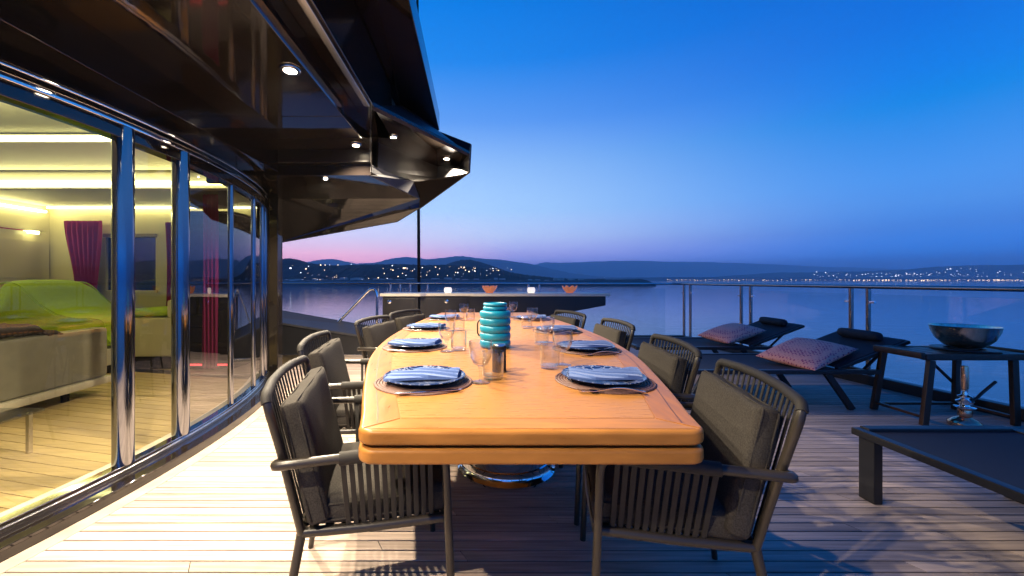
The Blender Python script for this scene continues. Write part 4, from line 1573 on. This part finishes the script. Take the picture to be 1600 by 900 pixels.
sf = struct(MB().slab(list(reversed([(XW, -0.7), (XW, YW)] + [(arcx(y, RG - .14), y) for y in [4.55 - 5.25 * i / 30 for i in range(31)]])), -.06, -.012, .001, 1), 'saloon_floor', 'caulk')
tn = math.tan(R(13))
y0 = -.6
k = 0
while y0 < 5.95:
    w = .098
    pts = []

    def hit(yy):
        # walk right along the slanted line to the glass
        x = -1.7
        for _ in range(40):
            y_ = yy + (-1.9 - x) * tn
            if y_ > 4.5:
                x -= .1
                continue
            x = min(x, arcx(y_, RG - .15))
            y_ = yy + (-1.9 - x) * tn
            if x <= arcx(y_, RG - .149):
                break
        return x
    res = []
    for yy in (y0, y0 + w - .006):
        xr_ = hit(yy) if yy < 4.4 else -2.5
        xl = max(XW + .01, -1.9 - (YW - .01 - yy) / tn)
        res.append((xl, yy + (-1.9 - xl) * tn, xr_, yy + (-1.9 - xr_) * tn))
    (a0, a1, b0, b1), (c0, c1, d0, d1) = res
    if b0 - a0 > .1 and d0 - c0 > .1:
        MB().add([(a0, a1, -.02), (b0, b1, -.02), (d0, d1, -.02), (c0, c1, -.02), (a0, a1, 0), (b0, b1, 0), (d0, d1, 0), (c0, c1, 0)],
                 [(0, 3, 2, 1), (4, 5, 6, 7), (0, 1, 5, 4), (1, 2, 6, 5), (2, 3, 7, 6), (3, 0, 4, 7)]).build('plank', 'inteak', sf, 0)
    y0 += w
struct(MB().box(XW - .1, XW, -0.8, YW + .1, -.05, 2.9), 'saloon_side_wall', 'cream')
wl = bpy.data.objects['saloon_side_wall']
for z0, z1 in ((.02, .60), (.606, 1.125), (1.131, 1.67)):
    for ya_, yb_ in ((3.2, 4.6), (4.606, 5.98)):
        MB().box(XW + .001, XW + .018, ya_, yb_, z0, z1, .003).build('wall_panel', 'cream', wl)
# far wall with two window openings
fw = MB()
wins = [(-5.55, -4.80, .95, 1.72), (-4.55, -4.05, .95, 1.75)]
xs_ = [XW, -5.55, -4.80, -4.55, -4.05, -3.12]
for a, b in zip(xs_, xs_[1:]):
    if any(abs(a - w[0]) < .01 for w in wins):
        fw.box(a, b, YW, YW + .1, -.05, .95)
        fw.box(a, b, YW, YW + .1, 1.75, 2.9)
    else:
        fw.box(a, b, YW, YW + .1, -.05, 2.9)
fwo = struct(fw, 'saloon_far_wall', 'cream')
for a, b, c, d in wins:
    f_ = MB().box(a - .03, b + .03, YW - .02, YW + .0, .91, .95).build('window_sill', 'cream', fwo)
    MB().box(a, b, YW + .04, YW + .05, .95, 1.75).build('window_pane', 'dark_glass', fwo)
    MB().box(a - .02, b + .02, YW - .03, YW - .001, 1.752, 1.80).build('pelmet', 'darkceil', fwo)
MB_end = MB().add([(-2.42, 4.62, 0), (-3.13, 5.98, 0), (-3.13, 5.98, 2.3), (-2.42, 4.62, 2.3), (-2.50, 4.58, 0), (-3.21, 5.94, 0), (-3.21, 5.94, 2.3), (-2.50, 4.58, 2.3)], [(0, 1, 2, 3), (4, 7, 6, 5), (0, 3, 7, 4), (1, 5, 6, 2), (3, 2, 6, 7), (0, 4, 5, 1)])
struct(MB_end, 'saloon_end_wall', 'gloss_black')
# front wall behind the camera closes the room
struct(MB().box(XW, arcx(-.7, RG), -.82, -.72, -.05, 2.9), 'saloon_near_wall', 'cream')
# ceiling: raised tray, coves
ce = MB()
ce.box(XW, -2.05, -.7, 1.7, ZCE, ZCE + .04)
ce.box(XW, -2.25, 3.15, 3.95, ZCE, ZCE + .04)
ce.box(XW, -2.95, 4.15, YW - .12, ZCE, ZCE + .04)
ce.box(XW, -2.25, -.7, 4.5, 2.56, 2.60)
ce.box(XW, -3.15, 4.5, YW, 2.56, 2.60)
ceo = struct(ce, 'saloon_ceiling', 'ceilw')
MB().box(XW, -2.45, 3.951, 4.149, 2.40, 2.44).build('cove_back', 'ceilw', ceo)
MB().box(XW, -2.45, 4.05, 4.149, ZCE - .16, ZCE - .001, .003).build('cove_beam', 'ceilw', ceo)
MB().box(-3.4, -2.96, 4.6, 4.9, ZCE - .22, ZCE - .001, .003).build('soffit_box', 'darkceil', ceo)
MB().box(XW, -2.12, 1.70, 1.74, ZCE - .06, ZCE - .001, .003).build('tray_edge', 'darkceil', ceo)


def cove(x0, x1, y0, y1, z0, z1, label):
    o = MB().box(x0, x1, y0, y1, z0, z1).build('cove_light', 'cove', None, 0)
    tag(o, label, 'light strip', 'light strips in the saloon ceiling')


cove(XW + .05, -2.25, 3.10, 3.145, ZCE + .01, ZCE + .035, 'glowing light strip at the edge of the raised saloon ceiling')
cove(XW + .05, -2.5, 4.00, 4.045, ZCE - .13, ZCE - .10, 'glowing light strip along the middle saloon ceiling beam')
cove(XW + .05, -3.2, YW - .09, YW - .05, ZCE - .03, ZCE - .005, 'glowing light strip above the saloon windows')
cove(XW + .03, XW + .07, 2.0, YW - .1, ZCE - .10, ZCE - .07, 'glowing light strip along the top of the saloon side wall')
sn = thing('wall_lamp', 'slim lit reading lamps on the saloon side wall', 'lamp')
MB().box(XW + .02, XW + .05, 4.9, 5.9, 1.80, 1.815).build('bracket', 'chrome', sn)
for y in (5.05, 5.65):
    MB().box(XW + .052, XW + .10, y, y + .12, 1.77, 1.81).build('lamp_head', 'cove', sn)


# curtains
def curtain(x, y, w, z0, z1, label, folds=6, rz=0, pinch=None):
    mb = MB()
    nx, nz = folds * 8, 20
    vs = []
    for j in range(nz + 1):
        t_ = j / nz
        z = z1 + (z0 - z1) * t_
        k = 1.0 if pinch is None else 1 - pinch * math.sin(PI / 2 * min(1, t_ * 1.35)) ** 2
        for i in range(nx + 1):
            u = i / nx
            vs.append(((u - .5) * w * k + (w * .2 * (1 - k)), .028 * math.sin(2 * PI * folds * u + .4 * math.sin(t_ * 5)), z))
    n0 = len(vs)
    vs += [(a, b + .006, c) for a, b, c in vs]
    fs = []
    for j in range(nz):
        for i in range(nx):
            a = j * (nx + 1) + i
            fs += [(a, a + 1, a + nx + 2, a + nx + 1), (n0 + a, n0 + a + nx + 1, n0 + a + nx + 2, n0 + a + 1)]
    mb.add(vs, fs)
    o = mb.build('curtain', 'curtain', None, 70, loc=(x, y, 0), rz=rz)
    tag(o, label, 'curtain', 'magenta curtains in the saloon')


curtain(-5.78, 5.88, .56, .50, 1.98, 'full magenta curtain behind the lime green chaise', 7, 0, .42)
curtain(-4.28, 5.62, .16, .55, 1.92, 'narrow magenta curtain beside the second saloon window', 3, 0, .2)
curtain(-2.95, 4.45, .17, .12, 2.06, 'tall dark magenta curtain near the end of the glass wall', 4, 0)

# lime chaise on a pale platform
ch = thing('chaise_lounge', 'lime green padded chaise lounge in the saloon corner', 'chaise', (-4.95, 5.10, 0))
MB().box(-.85, .62, -.42, .42, .0, .10, .01).build('plinth', 'black_plastic', ch)
MB().box(-.90, .66, -.46, .46, .10, .30, .02).build('platform', 'cream', ch)
pf = [(-.88, .31), (.66, .31), (.68, .42), (.66, .60), (.55, .655), (.28, .665), (.06, .72), (-.16, .86), (-.33, 1.02), (-.46, 1.10), (-.60, 1.11), (-.70, 1.05), (-.80, .80), (-.90, .50)]
mb = MB()
nseg = 12
sm = []
N_ = len(pf)
for i in range(N_):          # Catmull-Rom smoothing of the side profile
    p_ = [Vector(pf[(i + d) % N_]) for d in (-1, 0, 1, 2)]
    for q_ in range(4):
        t_ = q_ / 4
        sm.append(0.5 * ((2 * p_[1]) + (-p_[0] + p_[2]) * t_ + (2 * p_[0] - 5 * p_[1] + 4 * p_[2] - p_[3]) * t_ ** 2 + (-p_[0] + 3 * p_[1] - 3 * p_[2] + p_[3]) * t_ ** 3))
ctr = Vector((-.15, .60))
vs = []
for j in range(nseg + 1):
    v = -1 + 2 * j / nseg
    k = (1 - abs(v) ** 5 * .16)
    for p_ in sm:
        d_ = p_ - ctr
        seam = 1 - .018 * math.cos(d_.x * 15) ** 8
        q_ = ctr + d_ * k * seam
        vs.append((q_.x, v * .44, max(.305, q_.y)))
n_ = len(sm)
fs = []
for j in range(nseg):
    for i in range(n_):
        fs.append((j * n_ + i, j * n_ + (i + 1) % n_, (j + 1) * n_ + (i + 1) % n_, (j + 1) * n_ + i))
fs += [tuple(range(n_ - 1, -1, -1)), tuple(nseg * n_ + i for i in range(n_))]
mb.add(vs, fs)
mb.build('cushion', 'lime', ch, 60)
for s in (-1, 1):
    MB().tube([(ctr.x + (p_.x - ctr.x) * .93, s * .425, max(.31, ctr.y + (p_.y - ctr.y) * .93)) for p_ in sm], .007, 6, closed=True).build('piping', 'lime', ch)
# pale bench with a lime seat pad
bn = thing('window_bench', 'pale cream bench with lime seat pad under the saloon window', 'bench', (-4.08, 5.25, 0))
MB().box(-.30, .34, -.30, .45, .0, .16, .01).build('plinth', 'black_plastic', bn)
MB().box(-.36, .40, -.36, .5, .16, .64, .03).build('body', 'cream', bn)
MB().box(.30, .40, -.36, .5, .642, .86, .03).build('end_panel', 'cream', bn)
c = cushion(.62, .74, .10, 6, .3, 12, .015)
xf(c, Matrix.Translation((-.04, .06, .692))).build('seat_pad', 'lime', bn, 60)

# beige sofa, its back towards the deck
so = thing('sofa', 'beige leather sofa with its back to the glass wall', 'sofa', (-3.95, 2.95, 0))
MB().box(.20, .34, -1.4, .98, .17, .645, .035).build('backrest', 'sofa', so)
MB().box(-.62, .195, -1.36, .96, .17, .40, .04).build('seat', 'sofa', so)
MB().box(-.62, .195, .80, .985, .405, .58, .04).build('armrest', 'sofa', so)
MB().box(-.60, .37, -1.42, 1.02, .10, .168, .02).build('plinth', 'sofa_base', so)
for x in (-.5, .24):
    for y in (-1.2, .66):
        MB().box(x - .012, x + .012, y - .03, y + .03, 0.0, .10, .003).build('leg', 'black_plastic', so)
c = cushion(.50, 1.5, .10, 3, .5, 24, .004)
rt = random.Random(9)
c.v = [(x, y, z + .010 * math.sin(x * 31 + y * 17) * math.sin(y * 23) + .004 * math.sin(x * 70) + (-.05 if abs(y) > .6 else 0)) for x, y, z in c.v]
o = xf(c, Matrix.Translation((-3.86, 2.75, .70))).build('throw_blanket', 'throw', None, 60)
tag(o, 'crumpled dark brown blanket over the beige sofa', 'blanket')
# red lit bar unit at the far end of the saloon
bu = thing('bar_unit', 'dark glossy cabinet with a red light line at its foot', 'cabinet', (-3.05, 5.15, 0))
MB().box(-.55, .08, -.25, .30, .08, 1.92, .01).build('body', 'gloss_black', bu)
MB().box(-.50, .06, -.20, .28, 0.0, .078, .005).build('plinth', 'black_plastic', bu)
MB().box(-.53, .07, -.266, -.252, .055, .075).build('light_line', 'red_led', bu)
MB().box(-.57, .10, -.28, .32, 1.922, 1.95, .006).build('top', 'dark_panel', bu)
# low side table in the saloon
lt2 = thing('low_table', 'low dark glass side table inside the saloon window', 'side table', (-3.05, 2.25, 0))
MB().box(-.35, .25, -.55, .35, .255, .275, .006).build('top', 'window', lt2)
for x in (-.30, .20):
    for y in (-.5, .30):
        MB().box(x - .012, x + .012, y - .012, y + .012, 0, .253, .003).build('leg', 'steel', lt2)

# ================================================================== HAZE
hz = MB().box(-9900, 9900, -1500, 9900, SEA - 1.0, HZ_TOP).build('haze', 'caulk', None, 0)
hz.data.materials.clear()
hm = bpy.data.materials.new('evening_haze')
hm.use_nodes = True
hm.node_tree.nodes.clear()
ho = hm.node_tree.nodes.new('ShaderNodeOutputMaterial')
hv = hm.node_tree.nodes.new('ShaderNodeVolumePrincipled')
hv.inputs['Color'].default_value = (0.92, 0.95, 1.0, 1)
hv.inputs['Density'].default_value = HAZE
hv.inputs['Anisotropy'].default_value = 0.0
hm.node_tree.links.new(hv.outputs[0], ho.inputs['Volume'])
hz.data.materials.append(hm)
tag(hz, 'thin blue evening haze over the water', kind='stuff')
